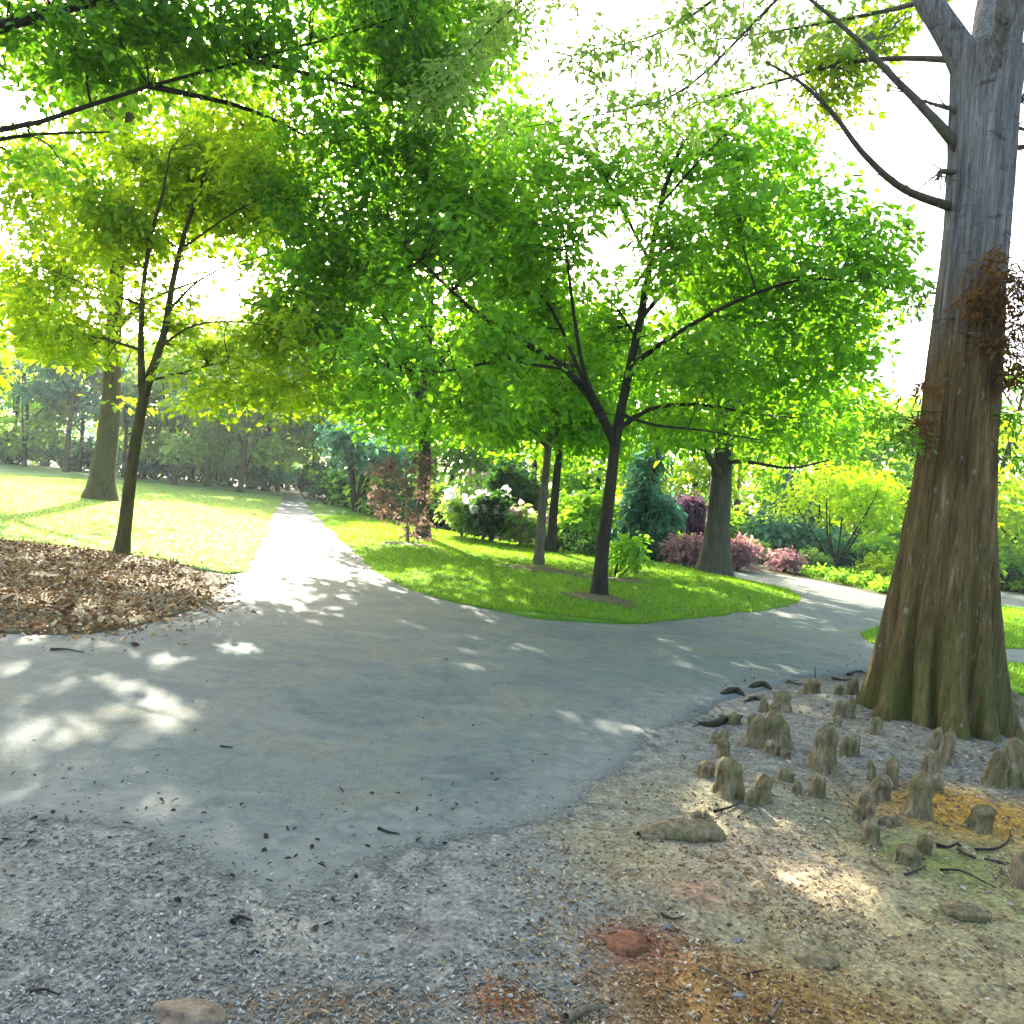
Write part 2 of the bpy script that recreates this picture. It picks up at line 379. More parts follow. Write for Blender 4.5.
def island_mat(name, stops, rough=.8, tr=0, spec=.3):
    stops = [(p, tuple(v * .65 for v in c)) for p, c in stops]
    m, nt, n, l = newmat(name)
    g = N(nt, 'ShaderNodeNewGeometry'); c = ramp(nt, g.outputs['Random Per Island'], stops)
    principled(nt, c, rough, spec, bump(nt, noise(nt, 90, 3), .4, .005)); return m
M['chip_cool'] = island_mat('chip_cool', [(0, (.05, .05, .04)), (.3, (.17, .175, .14)), (.8, (.31, .30, .245)), (.97, (.42, .41, .34)), (1, (.65, .63, .55))])
M['chip_warm'] = island_mat('chip_warm', [(0, (.05, .03, .012)), (.4, (.24, .16, .06)), (.75, (.40, .29, .14)), (1, (.6, .52, .38))])
M['litter'] = island_mat('litter', [(0, (.07, .03, .01)), (.4, (.32, .145, .035)), (.75, (.55, .30, .085)), (1, (.8, .6, .32))], .65)
M['mulch'] = bark_mat('mulch', (.07, .05, .025), (.24, .18, .09), (.16, .16, .05), 20)
def knee_mat():
    m, nt, n, l = newmat('knee_bark')
    a = noise(nt, 30, 7, .7, vec_scaled(nt, (1, 1, .22)), .5); b = noise(nt, 7, 4)
    c = ramp(nt, a, [(.28, (.05, .034, .016)), (.52, (.18, .14, .075)), (.75, (.38, .32, .19))])
    c = mix(nt, ramp(nt, b, [(.45, (0, 0, 0)), (.65, (.6, .6, .6))]), c, (.085, .09, .02))
    principled(nt, c, .9, .2, bump(nt, a, 1.0, .03)); return m
M['knee'] = knee_mat()
M['stone_tan'] = bark_mat('stone_tan', (.16, .12, .08), (.42, .34, .22), None, 12)
M['stone_red'] = bark_mat('stone_red', (.14, .055, .025), (.44, .19, .09), None, 12)
M['stone_grey'] = bark_mat('stone_grey', (.12, .12, .12), (.38, .38, .36), None, 12)
M['stick'] = bark_mat('stick', (.02, .016, .012), (.10, .08, .06), None, 30)
M['stick_pale'] = bark_mat('stick_pale', (.14, .11, .07), (.34, .28, .18), None, 30)

# ------------------------------------------------------------------ ground sheets
def struct(o): o['kind'] = 'structure'; return o
def ground():
    r = [.0]; q = .35
    rr = []
    while q < 900: rr.append(q); q *= 1.014 if q < 14 else 1.05
    rr = np.array(rr)
    a = [-180.]
    while a[-1] < 180 - 1e-6:
        c = a[-1]; a.append(c + (.3 if -42 <= c < 42 else 4.0 if abs(c) > 60 else 1.5))
    a = np.radians(np.array([x for x in a if x < 179.9]))
    A, RR = np.meshgrid(a, rr); X = np.sin(A) * RR; Y = np.cos(A) * RR
    n, k = X.shape
    z = height(X, Y)
    dp = sdf(PATH, X, Y); z = z - .05 * np.where(RR < 9.5, smooth(-1.3, -1.7, dp), smooth(-.15, -.5, dp))          # stays clear below the path sheet
    z = z - .05 * smooth(-.1, -.4, sdf(ISLAND, X, Y)) - .05 * smooth(-.1, -.4, sdf(LAWN, X, Y))- .05 * smooth(-.1, -.4, sdf(BED, X, Y))
    # soil colours, with colour casts and a sunlit patch painted in
    col = np.zeros((n, k, 4)); col[..., 3] = 1
    def setc(w, c):
        w = np.clip(w, 0, 1)[..., None]; col[..., :3] = col[..., :3] * (1 - w) + np.array(c) * .88 * w
    setc(np.ones_like(X), (.085, .075, .035))
    nz = fbm(X * 1.3, Y * 1.3, 41, 4); nz2 = fbm(X * .8, Y * .8, 47, 4)
    fore = 1 - smooth(7, 11, RR)
    setc(fore, (.19, .19, .16))
    cool = (1 - smooth(-.4, .9, X + (nz - .5) * 1.5)) * fore; setc(cool, (.21, .215, .175))
    warm = smooth(.2, 1.0, X + (nz - .5)) * (1 - smooth(3.6, 5.2, Y + (nz2 - .5) * 2)) * fore; setc(warm * .9, (.31, .26, .12))
    setc(.8 * np.exp(-((X - CYP[0] + .3) ** 2 + (Y - CYP[1] + .6) ** 2) / 2.2) * (.5 + nz), (.25, .225, .155))
    moss = np.exp(-(((X - 2.6) / 1.2) ** 2 + ((Y - 4.0) / .8) ** 2)) * smooth(.35, .6, nz); setc(moss * .6, (.20, .21, .045))
    def spot(px, py, rx, ry, c, w=1.0):
        x0, y0 = at(px, py); q = np.exp(-(((X - x0) / rx) ** 2 + ((Y - y0) / ry) ** 2) ** 1.3) * (.55 + .9 * (nz - .3)); setc(q * w, c)
    spot(960, 815, .55, .35, (.42, .24, .035), 1.5); spot(920, 865, .35, .25, (.15, .19, .03), .9); spot(970, 920, .5, .25, (.22, .24, .09), .8)
    spot(700, 1000, .30, .30, (.34, .15, .03), 1.6); spot(640, 945, .17, .14, (.32, .11, .05), 1.7); spot(800, 1010, .4, .2, (.32, .19, .04), 1.4)
    spot(505, 1010, .10, .08, (.28, .11, .04), 1.6); spot(700, 900, .16, .1, (.32, .16, .09), 1.4); spot(415, 935, .12, .10, (.17, .15, .13), 1.2)
    spot(790, 870, .5, .5, (.40, .31, .20), 1.0); spot(330, 1010, .35, .15, (.17, .115, .06), 1.0)  # the large pale spot paints a sunlit patch into the soil colour
    i = np.arange(n - 1)[:, None] * k; j = np.arange(k)[None, :]; j2 = (j + 1) % k
    Fq = np.stack([i + j, i + k + j, i + k + j2, i + j2], -1).reshape(-1, 4)
    V = np.stack([X, Y, z], -1).reshape(-1, 3)
    V = np.vstack([V, [[0, 0, height(np.array([0.]), np.array([0.]))[0]]]])
    o = mesh_np('ground', V, Fq, M['soil'], None, True, {'tint': np.vstack([col.reshape(-1, 4), [[.2, .2, .18, 1]]])})
    return struct(o)
ground()

def sheet(name, poly, mat, lift, cell=.3, dome=0, skirt=.08, fade=None, rmin=None):
    lo = poly.min(0); hi = poly.max(0)
    pts = []
    y = lo[1]
    while y < hi[1]:
        st = max(cell, .02 * y) if y > 0 else cell
        xs = np.arange(lo[0], hi[0], st); pts.append(np.stack([xs + rng.uniform(-.3, .3, len(xs)) * st, y + rng.uniform(-.3, .3, len(xs)) * st], 1)); y += st
    pts = np.vstack(pts)
    d = sdf(poly, pts[:, 0], pts[:, 1]); pts = pts[(d < -np.maximum(.1, .008 * np.abs(pts[:, 1])))]
    nb = len(poly)
    vs = [Vector(p) for p in poly] + [Vector(p) for p in pts]
    ed = [(i, (i + 1) % nb) for i in range(nb)]
    v, e, f, ov, oe, of = delaunay_2d_cdt(vs, ed, [], 1, 1e-5)
    xy = np.array([tuple(q) for q in v]); d = sdf(poly, xy[:, 0], xy[:, 1])
    z = height(xy[:, 0], xy[:, 1]) + lift + dome * smooth(0, 1.6, -d)
    tri = np.array([t for t in f if len(t) == 3])
    a = xy[tri[:, 0]]; b = xy[tri[:, 1]]; c = xy[tri[:, 2]]
    cr = (b[:, 0]-a[:, 0])*(c[:, 1]-a[:, 1])-(b[:, 1]-a[:, 1])*(c[:, 0]-a[:, 0])
    tri[cr < 0] = tri[cr < 0][:, ::-1]
    V = np.column_stack([xy, z])
    # skirt
    bi = np.array([i for i in range(len(xy)) if abs(d[i]) < 1e-4])
    cnt = {}
    for t in tri:
        for p, q in ((t[0], t[1]), (t[1], t[2]), (t[2], t[0])): cnt[(p, q)] = 1
    bd = [(p, q) for (p, q) in cnt if (q, p) not in cnt]
    mp = {}; ex = []; tr2 = []
    for p, q in bd:
        for w in (p, q):
            if w not in mp: mp[w] = len(V) + len(ex); ex.append(V[w] - (0, 0, skirt))
        tr2 += [(q, p, mp[p]), (q, mp[p], mp[q])]
    V = np.vstack([V, ex]); tri = np.vstack([tri, tr2])
    at_ = None
    if fade is not None: at_ = {'edge': fade(V[:, 0], V[:, 1]), 'worn': path_worn(V[:, 0], V[:, 1])}
    o = mesh_np(name, V, tri, mat, None, True, at_)
    return struct(o)
def path_worn(x, y):
    d = -sdf(PATH, x, y); r = np.hypot(x, y)
    return (1 - smooth(0, .55, d)) * (1 - smooth(5.5, 8.5, r)) * smooth(-4.6, -3.2, x + 0 * y)
def path_edge(x, y):
    d = -sdf(PATH, x, y); r = np.hypot(x, y)
    return (1 - smooth(0, 1.3, d)) * (1 - smooth(6.0, 10, r)) + (1 - smooth(0, .35, d)) * .5 * smooth(6, 9, r)
sheet('path', PATH, M['path'], .004, .14, 0, .03, path_edge)
sheet('lawn', ISLAND, M['lawn'], .014, .3, .12)
sheet('lawn', LAWN, M['lawn_painted_sun'], .014, .35, .05)
sheet('lawn', RLAWN, M['lawn'], .014, .3, .04)
sheet('lawn', RVERGE, M['lawn'], .014, .3, .04)
sheet('mulch_bed', BED, M['mulch'], .014, .2, .03)
sheet('planting_bed', FARBED, M['lawn'], .05, .4, .08)
def lawn_z(x, y):
    z = height(x, y)
    for poly, dm in ((ISLAND, .12), (LAWN, .05), (RLAWN, .04), (RVERGE, .04)):
        d = sdf(poly, x, y); z = np.where(d < 0, height(x, y) + .014 + dm * smooth(0, 1.6, -d), z)
    d = sdf(BED, x, y); z = np.where(d < 0, height(x, y) + .014 + .03 * smooth(0, 1.6, -d), z)
    d = sdf(FARBED, x, y); z = np.where(d < 0, height(x, y) + .05 + .08 * smooth(0, 1.6, -d), z)
    return z
def gz(x, y): return float(lawn_z(np.array([x]), np.array([y]))[0])

RINGS = [(at(597, 606), .62, .55, 'round the dark maple'), (at(541, 575), 1.0, .8, 'round the pale trunk'), (at(612, 585), .9, .7, 'round shrub'), (at(409, 549), .75, .6, 'round the red tree')]
def ring(c, rx, ry):
    mb = MB(); K = 40; L = 6
    th = np.arange(K) * 2 * math.pi / K
    w = 1 + .9 * (fbm(np.cos(th) * 1.5 + c[0], np.sin(th) * 1.5 + c[1], 5) - .5)
    V = []
    for i in range(L + 1):
        q = 1 - i / L
        x = c[0] + np.cos(th) * rx * w * q; y = c[1] + np.sin(th) * ry * w * q
        V.append(np.stack([x, y, lawn_z(x, y) + .010 + .012 * smooth(0, .5, 1 - q) + (-.03 if i == 0 else 0)], 1))
    V = np.vstack(V)
    i = np.arange(L)[:, None] * K; j = np.arange(K)[None, :]; j2 = (j + 1) % K
    mb.add(V, np.stack([i + j, i + j2, i + K + j2, i + K + j], -1).reshape(-1, 4))
    struct(mb.build('mulch_bed', M['mulch']))
for c, rx, ry, _ in RINGS: ring(c, rx, ry)

# ------------------------------------------------------------------ scattered stuff
def leaf_quads(cen, t, nrm, L, W, fold=.25):
    """rounded leaves of six points, folded along the midrib"""
    t = t / (np.linalg.norm(t, axis=1)[:, None] + 1e-9)
    b = np.cross(nrm, t); b /= np.linalg.norm(b, axis=1)[:, None] + 1e-9
    u = np.cross(t, b)
    L = L[:, None]; W = W[:, None]
    p0 = cen; tip = cen + t * L - u * L * .12
    l1 = cen + t * L * .35 + b * W * .5 + u * W * fold; l2 = cen + t * L * .75 + b * W * .34 + u * W * fold * .5
    r1 = cen + t * L * .35 - b * W * .5 + u * W * fold; r2 = cen + t * L * .75 - b * W * .34 + u * W * fold * .5
    V = np.stack([p0, l1, l2, tip, r2, r1], 1).reshape(-1, 3)
    i = np.arange(len(cen))[:, None] * 6
    F1 = i + np.array([[0, 3, 2, 1]]); F2 = i + np.array([[0, 5, 4, 3]])
    return V, np.vstack([F1, F2])
def rand_dirs(n):
    d = rng.normal(size=(n, 3)); return d / np.linalg.norm(d, axis=1)[:, None]

def scatter_flat(name, xy, mat, size, asp=.45, lift=.006, tilt=.35, zf=height, kind='stuff'):
    n = len(xy); th = rng.uniform(0, 2 * math.pi, n)
    t = np.stack([np.cos(th), np.sin(th), rng.normal(0, tilt, n)], 1); nr = np.stack([rng.normal(0, tilt, n), rng.normal(0, tilt, n), np.ones(n)], 1)
    s = size[0] + (size[1] - size[0]) * rng.random(n) ** 2
    c = np.column_stack([xy, zf(xy[:, 0], xy[:, 1]) + lift])
    V, Fq = leaf_quads(c, t, nr, s, s * asp * rng.uniform(.6, 1.5, n), .2)
    o = mesh_np(name, V, Fq, mat); o['kind'] = kind; return o
def scatter_chips(name, xy, mat, size, zf=height):
    """small thick wood chips: six sided boxes"""
    n = len(xy); th = rng.uniform(0, 2 * math.pi, n)
    s = size[0] + (size[1] - size[0]) * rng.random(n) ** 2.5
    a = np.stack([np.cos(th), np.sin(th), rng.normal(0, .25, n)], 1) * (s * .5)[:, None]
    b = np.stack([-np.sin(th), np.cos(th), rng.normal(0, .25, n)], 1) * (s * .5 * rng.uniform(.2, .7, n))[:, None]
    c = np.stack([np.zeros(n), np.zeros(n), s * rng.uniform(.06, .2, n)], 1)
    p = np.column_stack([xy, zf(xy[:, 0], xy[:, 1]) + .004])
    V = []
    for k in (-1, 1):
        q = 1 if k < 0 else .75
        for sa, sb in ((-1, -1), (1, -1), (1, 1), (-1, 1)): V.append(p + a * sa * q + b * sb * q * rng.uniform(.7, 1.1, (n, 1)) + c * k)
    V = np.stack(V, 1).reshape(-1, 3); i = np.arange(n)[:, None] * 8
    Fq = np.vstack([i + np.array([q]) for q in ((4, 5, 6, 7), (0, 1, 5, 4), (1, 2, 6, 5), (2, 3, 7, 6), (3, 0, 4, 7))])
    o = mesh_np(name, V, Fq, mat); o['kind'] = 'stuff'; return o
def in_frame_pts(n, ylo, yhi, xlo=-100, xhi=1124):
    """ground points spread evenly over a window of the view"""
    out = []
    for _ in range(n): out.append(at(rng.uniform(xlo, xhi), ylo + (yhi - ylo) * rng.random()))
    return np.array(out)
pts = in_frame_pts(44000, 780, 1090)
d = sdf(PATH, pts[:, 0], pts[:, 1]); nz = fbm(pts[:, 0] * 2.2, pts[:, 1] * 2.2, 71, 4)
keep = (d > -.22 + .9 * (nz - .5) - .5 * rng.random(len(pts)) ** 3) & (rng.random(len(pts)) < smooth(.28, .55, nz) + .25)
pts = pts[keep]; wl = smooth(-.1, .7, pts[:, 0] + (fbm(pts[:, 0] * 1.5, pts[:, 1] * 1.5, 75, 3) - .5) * 1.6)
w = rng.random(len(pts)) < wl
scatter_chips('wood_chips', pts[~w], M['chip_cool'], (.003, .022))
scatter_chips('wood_chips', pts[w], M['chip_warm'], (.003, .022))
# orange and tan needles on the stained and painted-sunlit soil
pp = []
for px, py, rx, ry, n_ in ((700, 1000, .34, .34, 2600), (640, 945, .16, .14, 500), (800, 1010, .5, .22, 1400), (960, 815, .6, .35, 1500), (790, 870, .5, .5, 1500), (505, 1010, .12, .1, 300), (330, 1000, .4, .2, 700), (900, 940, .8, .4, 1500)):
    x0, y0 = at(px, py); pp.append(np.column_stack([rng.normal(x0, rx * .7, n_), rng.normal(y0, ry * .7, n_)]))
pp = np.vstack(pp); pp = pp[fbm(pp[:, 0] * 4, pp[:, 1] * 4, 55, 3) > .42]
M['needle'] = island_mat('needle', [(0, (.06, .025, .01)), (.4, (.30, .13, .03)), (.8, (.48, .28, .09)), (1, (.62, .5, .3))])
scatter_flat('needle_litter', pp, M['needle'], (.008, .04), .16, .007, .3)
# chips round the knees
pts = np.array([(CYP[0] + rng.normal(-.6, 1.3), CYP[1] + rng.normal(-1.2, 1.2)) for _ in range(5000)])
d = sdf(PATH, pts[:, 0], pts[:, 1]); pts = pts[(d > .0) & (np.hypot(pts[:, 0] - CYP[0], pts[:, 1] - CYP[1]) > .55)]
k = rng.random(len(pts)) < .5
scatter_chips('bark_litter', pts[k], M['chip_warm'], (.008, .045)); scatter_flat('leaf_litter', pts[~k], M['chip_cool'], (.01, .045), .4)
# crumbs on the path
pts = in_frame_pts(1500, 600, 1000, -60, 900); d = sdf(PATH, pts[:, 0], pts[:, 1])
pr = np.where(d > -.9, .75, .13); pts = pts[(d < .05) & (rng.random(len(pts)) < pr)]
scatter_flat('leaf_litter', pts, M['stick'], (.012, .05), .4, .016)
# leaves blown along the path's edges and over the island lawn
pts = np.column_stack([rng.uniform(-5, 8, 5000), rng.uniform(6, 24, 5000)])
d = sdf(PATH, pts[:, 0], pts[:, 1]); di = sdf(ISLAND, pts[:, 0], pts[:, 1])
pts = pts[((np.abs(di) < .25) & (rng.random(5000) < .6)) | ((di < 0) & (rng.random(5000) < .18)) | ((np.abs(d) < .3) & (rng.random(5000) < .5))]
M['litter_edge'] = island_mat('litter_edge', [(0, (.04, .025, .012)), (.5, (.20, .12, .05)), (1, (.45, .33, .16))], .7)
scatter_flat('leaf_litter', pts, M['litter_edge'], (.03, .075), .5, .03, .5, lambda x, y: lawn_z(x, y))
# dead leaves on the left bed
pts = np.array([(rng.uniform(-13, -2.5), rng.uniform(5.2, 13)) for _ in range(56000)])
d = sdf(BED, pts[:, 0], pts[:, 1]); nz = fbm(pts[:, 0] * 1.6, pts[:, 1] * 1.6, 3, 4)
pts = pts[(d < .5 * (nz - .5) + .7 * rng.random(len(pts)) ** 4) & (nz + .25 * rng.random(len(pts)) > .42)]
scatter_flat('leaf_litter', pts, M['litter'], (.02, .085), .55, .012, .6, lawn_z)

# grass
def grass(polys, n, hgt, wid, seedbox, mat='blade'):
    lo, hi = seedbox
    x = rng.uniform(lo[0], hi[0], n); y = lo[1] + (hi[1] - lo[1]) * rng.random(n) ** 1.35
    keep = np.zeros(n, bool)
    for p in polys: keep |= sdf(p, x, y) < .02 + .10 * (fbm(x * 3, y * 3, 61, 3) - .5)
    for c, rx, ry, _ in RINGS: keep &= ((x - c[0]) / rx) ** 2 + ((y - c[1]) / ry) ** 2 > rng.uniform(.1, 1.3, n)
    x = x[keep]; y = y[keep]; n = len(x)
    z = lawn_z(x, y) - .004
    sc = 1 + .02 * y
    th = rng.uniform(0, 2 * math.pi, n); hh = hgt * rng.uniform(.5, 1.4, n); w = wid * sc * rng.uniform(.6, 1.4, n)
    dx = np.cos(th) * w; dy = np.sin(th) * w
    lx = rng.normal(0, .5, n) * hh; ly = rng.normal(0, .5, n) * hh
    V = np.stack([np.stack([x - dx, y - dy, z], 1), np.stack([x + dx, y + dy, z], 1), np.stack([x + lx, y + ly, z + hh], 1)], 1).reshape(-1, 3)
    o = mesh_np('grass', V, np.arange(3 * n).reshape(-1, 3), M[mat]); o['kind'] = 'stuff'
grass([ISLAND], 330000, .045, .006, ((-10, 11), (10, 32)))
grass([LAWN], 300000, .045, .007, ((-26, 11), (-3, 50)), 'blade_painted_sun')
grass([RLAWN, RVERGE], 90000, .06, .006, ((4.5, 7), (14, 22)))
grass([FARBED], 40000, .16, .012, ((6, 20), (22, 40)))

# ------------------------------------------------------------------ trees
# openings in the canopy: ground places the sun reaches (pixel centre, radii in metres)
GAPS = []
def gap(px, py, rx, ry): GAPS.append((*at(px, py), rx, ry))
for g in [(108, 684, .2, .15), (125, 672, .22, .16), (148, 664, .2, .15), (165, 673, .2, .15), (182, 660, .16, .14), (128, 690, .18, .14), (172, 712, .2, .16), (192, 704, .18, .15), (200, 720, .16, .13), (95, 712, .16, .13), (68, 722, .16, .13),
          (120, 742, .22, .17), (140, 738, .16, .13), (20, 668, .22, .2), (38, 690, .2, .17), (12, 712, .2, .16), (22, 742, .22, .16), (72, 770, .18, .14), (40, 790, .2, .16), (135, 795, .17, .15), (150, 815, .16, .13), (160, 780, .15, .12), (235, 650, .25, .2), (30, 640, .4, .25), (90, 645, .35, .2), (537, 650, .25, .2), (620, 722, .42, .15), (775, 668, .5, .22), (660, 640, .3, .2), (800, 865, .5, .4), (770, 850, .4, .45), (840, 900, .4, .25), (960, 800, .3, .22), (730, 800, .25, .2), (925, 745, .3, .15), (900, 930, .35, .15), (320, 930, .15, .15),
          (60, 615, 1.0, .5), (150, 590, 1.2, .6), (240, 590, .9, .6), (265, 560, .6, 1.8), (300, 535, .5, 1.2), (275, 530, .5, 2.5), (330, 575, .5, .35), (290, 515, .8, 4)]: gap(*g)
for px, py in ((30, 505), (120, 520), (200, 530), (60, 520), (170, 545), (240, 545), (30, 490), (130, 500), (230, 515)): gap(px, py, 2.2, 2.6)
for px, py in ((700, 598), (345, 540), (395, 577), (470, 562), (640, 590)): gap(px, py, .45, .5)
def carve(cen):
    s = np.array(SUNV); t = cen[:, 2] / s[2]
    gx = cen[:, 0] - s[0] * t; gy = cen[:, 1] - s[1] * t
    wob = (fbm(gx * 4.5, gy * 4.5, 91, 3) - .60) * 2.4
    keep = np.ones(len(cen), bool)
    for x, y, rx, ry in GAPS:
        q = ((gx - x) / (rx + .10)) ** 2 + ((gy - y) / (ry + .10)) ** 2
        keep &= ~(q < 1 + wob)
    return keep

def crown_leaves(clumps, n_leaves, size, asp=.6, spray=.33, per=14, flat=.68, droop=.2, shell=.5, hang=0, do_carve=True, out_w=.6):
    """clumps: (centre, (rx,ry,rz)).  Leaves grow on flat sprays set through each clump's volume."""
    vol = np.array([c[1][0] * c[1][1] * c[1][2] for c in clumps]) ** .8
    ns = max(1, n_leaves // per); cnt = np.maximum(1, (vol / vol.sum() * ns).astype(int))
    sc = []; sn = []
    for (c, r), k in zip(clumps, cnt):
        d = rand_dirs(k); q = rng.random(k) ** shell
        p = np.asarray(c) + d * q[:, None] * np.asarray(r) * (1 + .25 * rng.normal(0, 1, (k, 1)) * .5)
        nn = np.column_stack([d[:, 0] * out_w, d[:, 1] * out_w, np.full(k, 1.)]) + rng.normal(0, .25, (k, 3))
        sc.append(p); sn.append(nn)
    sc = np.vstack(sc); sn = np.vstack(sn); sn /= np.linalg.norm(sn, axis=1)[:, None]
    # thin the canopy with a 3-d-ish noise so boughs and gaps form
    g = fbm(sc[:, 0] * .9 + sc[:, 2] * .35, sc[:, 1] * .9 + sc[:, 2] * 1.1, 31, 3)
    g2 = fbm(sc[:, 0] * 2.3 + sc[:, 2] * .5 + 40, sc[:, 1] * 2.3 + sc[:, 2] * 2.6, 37, 2)
    sel = (g > .36) & (g2 > .33); sc = sc[sel]; sn = sn[sel]
    k = len(sc); m = per
    a = rng.uniform(0, 2 * math.pi, (k, m)); q = np.sqrt(rng.random((k, m))) * spray * rng.uniform(.6, 1.3, (k, 1))
    ref = np.where(np.abs(sn[:, 2:3]) > .9, np.array([[1., 0, 0]]), np.array([[0, 0, 1.]]))
    A = np.cross(sn, ref); A /= np.linalg.norm(A, axis=1)[:, None]; B = np.cross(sn, A)
    rad = np.cos(a)[..., None] * A[:, None] + np.sin(a)[..., None] * B[:, None]
    cen = sc[:, None] + rad * q[..., None] + sn[:, None] * rng.normal(0, spray * (1 - flat) * .45, (k, m))[..., None]
    cen[..., 2] -= droop * (q / spray) ** 2 * spray
    t = rad + rng.normal(0, .45, (k, m, 3)); t[..., 2] -= .25 + hang
    nr = sn[:, None] + rng.normal(0, .42 * (1.6 - flat), (k, m, 3))
    cen = cen.reshape(-1, 3); t = t.reshape(-1, 3); nr = nr.reshape(-1, 3)
    if do_carve:
        kp = carve(cen); cen = cen[kp]; t = t[kp]; nr = nr[kp]
    s = size * rng.choice([.5, .75, 1., 1.2, 1.5], len(cen)) * rng.uniform(.85, 1.15, len(cen))
    V, Fq = leaf_quads(cen, t, nr, s, s * asp * rng.uniform(.8, 1.2, len(cen)))
    return V, Fq, sc

def add_twigs(mb, limbs_pts, limbs_r, sprays, frac, r=.008, sag=.1, maxd=3.0):
    """thin twigs from the closest limb to a share of the sprays"""
    LP = np.vstack(limbs_pts); LR = np.concatenate(limbs_r)
    sel = sprays[rng.random(len(sprays)) < frac]
    for p in sel:
        dd = np.linalg.norm(LP - p, axis=1) + .6 * np.maximum(0, LP[:, 2] - p[2]); i = int(np.argmin(dd))
        L = dd[i]
        if L > maxd or L < .1: continue
        a = LP[i]; mid = a * .5 + p * .5 + np.array((0, 0, sag * L * rng.uniform(-.2, 1.2))) + rng.normal(0, .06 * L, 3)
        rr = min(LR[i] * .6, r * (.6 + .8 * L))
        mb.tube(np.array([a, a * .25 + mid * .5 + p * .25, mid * .4 + p * .6, p]), [rr, rr * .75, rr * .5, rr * .25], 3, 0, False)

def branch_tube(mb, pts, r0, r1, sides=9, rough=.06, n=14, wig=.0):
    pl = smooth_line(pts, n)
    if wig: pl[1:-1] += rng.normal(0, wig, (len(pl) - 2, 3))
    t = np.linspace(0, 1, len(pl)); rad = r0 + (r1 - r0) * t ** .8
    mb.tube(pl, rad, sides, rough); return pl, rad

def trunk_tube(mb, pts, r0, r1, flare=.45, sides=16, rough=.08, n=26):
    pl = smooth_line(pts, n); t = np.linspace(0, 1, len(pl)); hgt = pl[:, 2] - pl[0, 2]
    rad = (r0 + (r1 - r0) * t) * (1 + flare * np.exp(-hgt / max(.12, r0 * 1.1)))
    pl[0, 2] -= .08
    mb.tube(pl, rad, sides, rough); return pl, rad

def tree(name, label, cat, base, trunk, limbs, clumps, leaf, n, size, bark, r0, r1, group=None, twig=.35, tw_r=.009, **kw):
    """trunk: points; limbs: (points, r0, r1); everything in world space, parented to an Empty at the base"""
    root = thing(name, label, cat, base, group)
    mb = MB(); LP = []; LR = []
    pl, rad = trunk_tube(mb, trunk, r0, r1, kw.pop('flare', .45), kw.pop('sides', 16)); LP.append(pl[len(pl) // 2:]); LR.append(rad[len(pl) // 2:])
    for (pts, a, b) in limbs:
        pl, rad = branch_tube(mb, pts, a, b, 8); LP.append(pl); LR.append(rad)
    # boughs to every clump
    L0 = np.vstack(LP); R0 = np.concatenate(LR)
    for c, r in clumps:
        c = np.asarray(c); dd = np.linalg.norm(L0 - c, axis=1) + .8 * np.maximum(0, L0[:, 2] - c[2]); i = int(np.argmin(dd))
        if dd[i] > .5:
            a = L0[i]; e = c + (c - a) * .25
            pl, rad = branch_tube(mb, [a, a * .5 + c * .5 + np.array((0, 0, .1 * dd[i])) + rng.normal(0, .05 * dd[i], 3), c, e], min(R0[i] * .6, .012 + .012 * dd[i]), .006, 6, .05, 12)
            LP.append(pl); LR.append(rad)
    extra = kw.pop('extra', None)
    V, Fq, sp = crown_leaves(clumps, n, size, **kw)
    add_twigs(mb, LP, LR, sp, twig, tw_r)
    mb.build('trunk', bark, root, True, base)
    mesh_np('crown', V - np.asarray(base)[None], Fq, leaf, root)
    return root

def cl(px, py, Y, rx, ry, rd=None):
    """clump by where it shows and how big it is there (pixels) at depth Y"""
    s = Y / F; return (P(px, py, Y), (rx * s, (rd if rd else (rx + ry) * .5 * s), ry * s))
def b3(px, py, Y=None):
    x, y = at(px, py); return np.array((x, y, gz(x, y)))
def pts3(base, lst):                 # (px,py,dY) relative to the base depth
    return [P(a, b, base[1] + c) for a, b, c in lst]

# -- A: the dark maple in the middle of the island lawn
B = b3(598, 603)
tr = [B] + pts3(B, [(601, 560, 0), (606, 520, .05), (612, 470, .05), (616, 435, .05), (628, 375, .1), (642, 310, .2), (652, 250, .3), (664, 190, .4), (684, 140, .5)])
lim = [(pts3(B, q), a, b) for q, a, b in [
    ([(614, 442, .05), (592, 400, -.2), (562, 366, -.5), (520, 340, -.9), (470, 308, -1.3), (436, 276, -1.5), (404, 246, -1.7)], .085, .012),
    ([(594, 402, -.2), (578, 368, .2), (552, 310, .6), (516, 268, 1.0), (484, 226, 1.3)], .05, .01),
    ([(603, 415, -.1), (585, 375, -.5), (574, 315, -.8), (566, 250, -1.0), (556, 190, -1.2)], .05, .01),
    ([(566, 369, -.5), (500, 362, -1.3), (440, 372, -2.0), (390, 366, -2.6)], .03, .008),
    ([(620, 428, .05), (650, 409, .4), (694, 404, .8), (745, 412, 1.1), (800, 418, 1.4), (850, 410, 1.6)], .05, .008),
    ([(622, 415, .05), (655, 425, -.5), (700, 430, -1.0), (760, 440, -1.6)], .035, .008),
    ([(632, 365, .1), (676, 334, -.4), (735, 302, -.8), (800, 280, -1.1), (860, 282, -1.4)], .055, .01),
    ([(640, 320, .2), (690, 262, .8), (745, 212, 1.3), (790, 168, 1.6)], .045, .01),
    ([(650, 262, .3), (620, 205, 0), (596, 158, -.3)], .035, .008),
    ([(628, 380, .1), (640, 350, 1.2), (610, 300, 2.4), (560, 260, 3.0)], .04, .01),
    ([(660, 205, .4), (700, 160, -.4), (735, 125, -.7)], .03, .008)]]
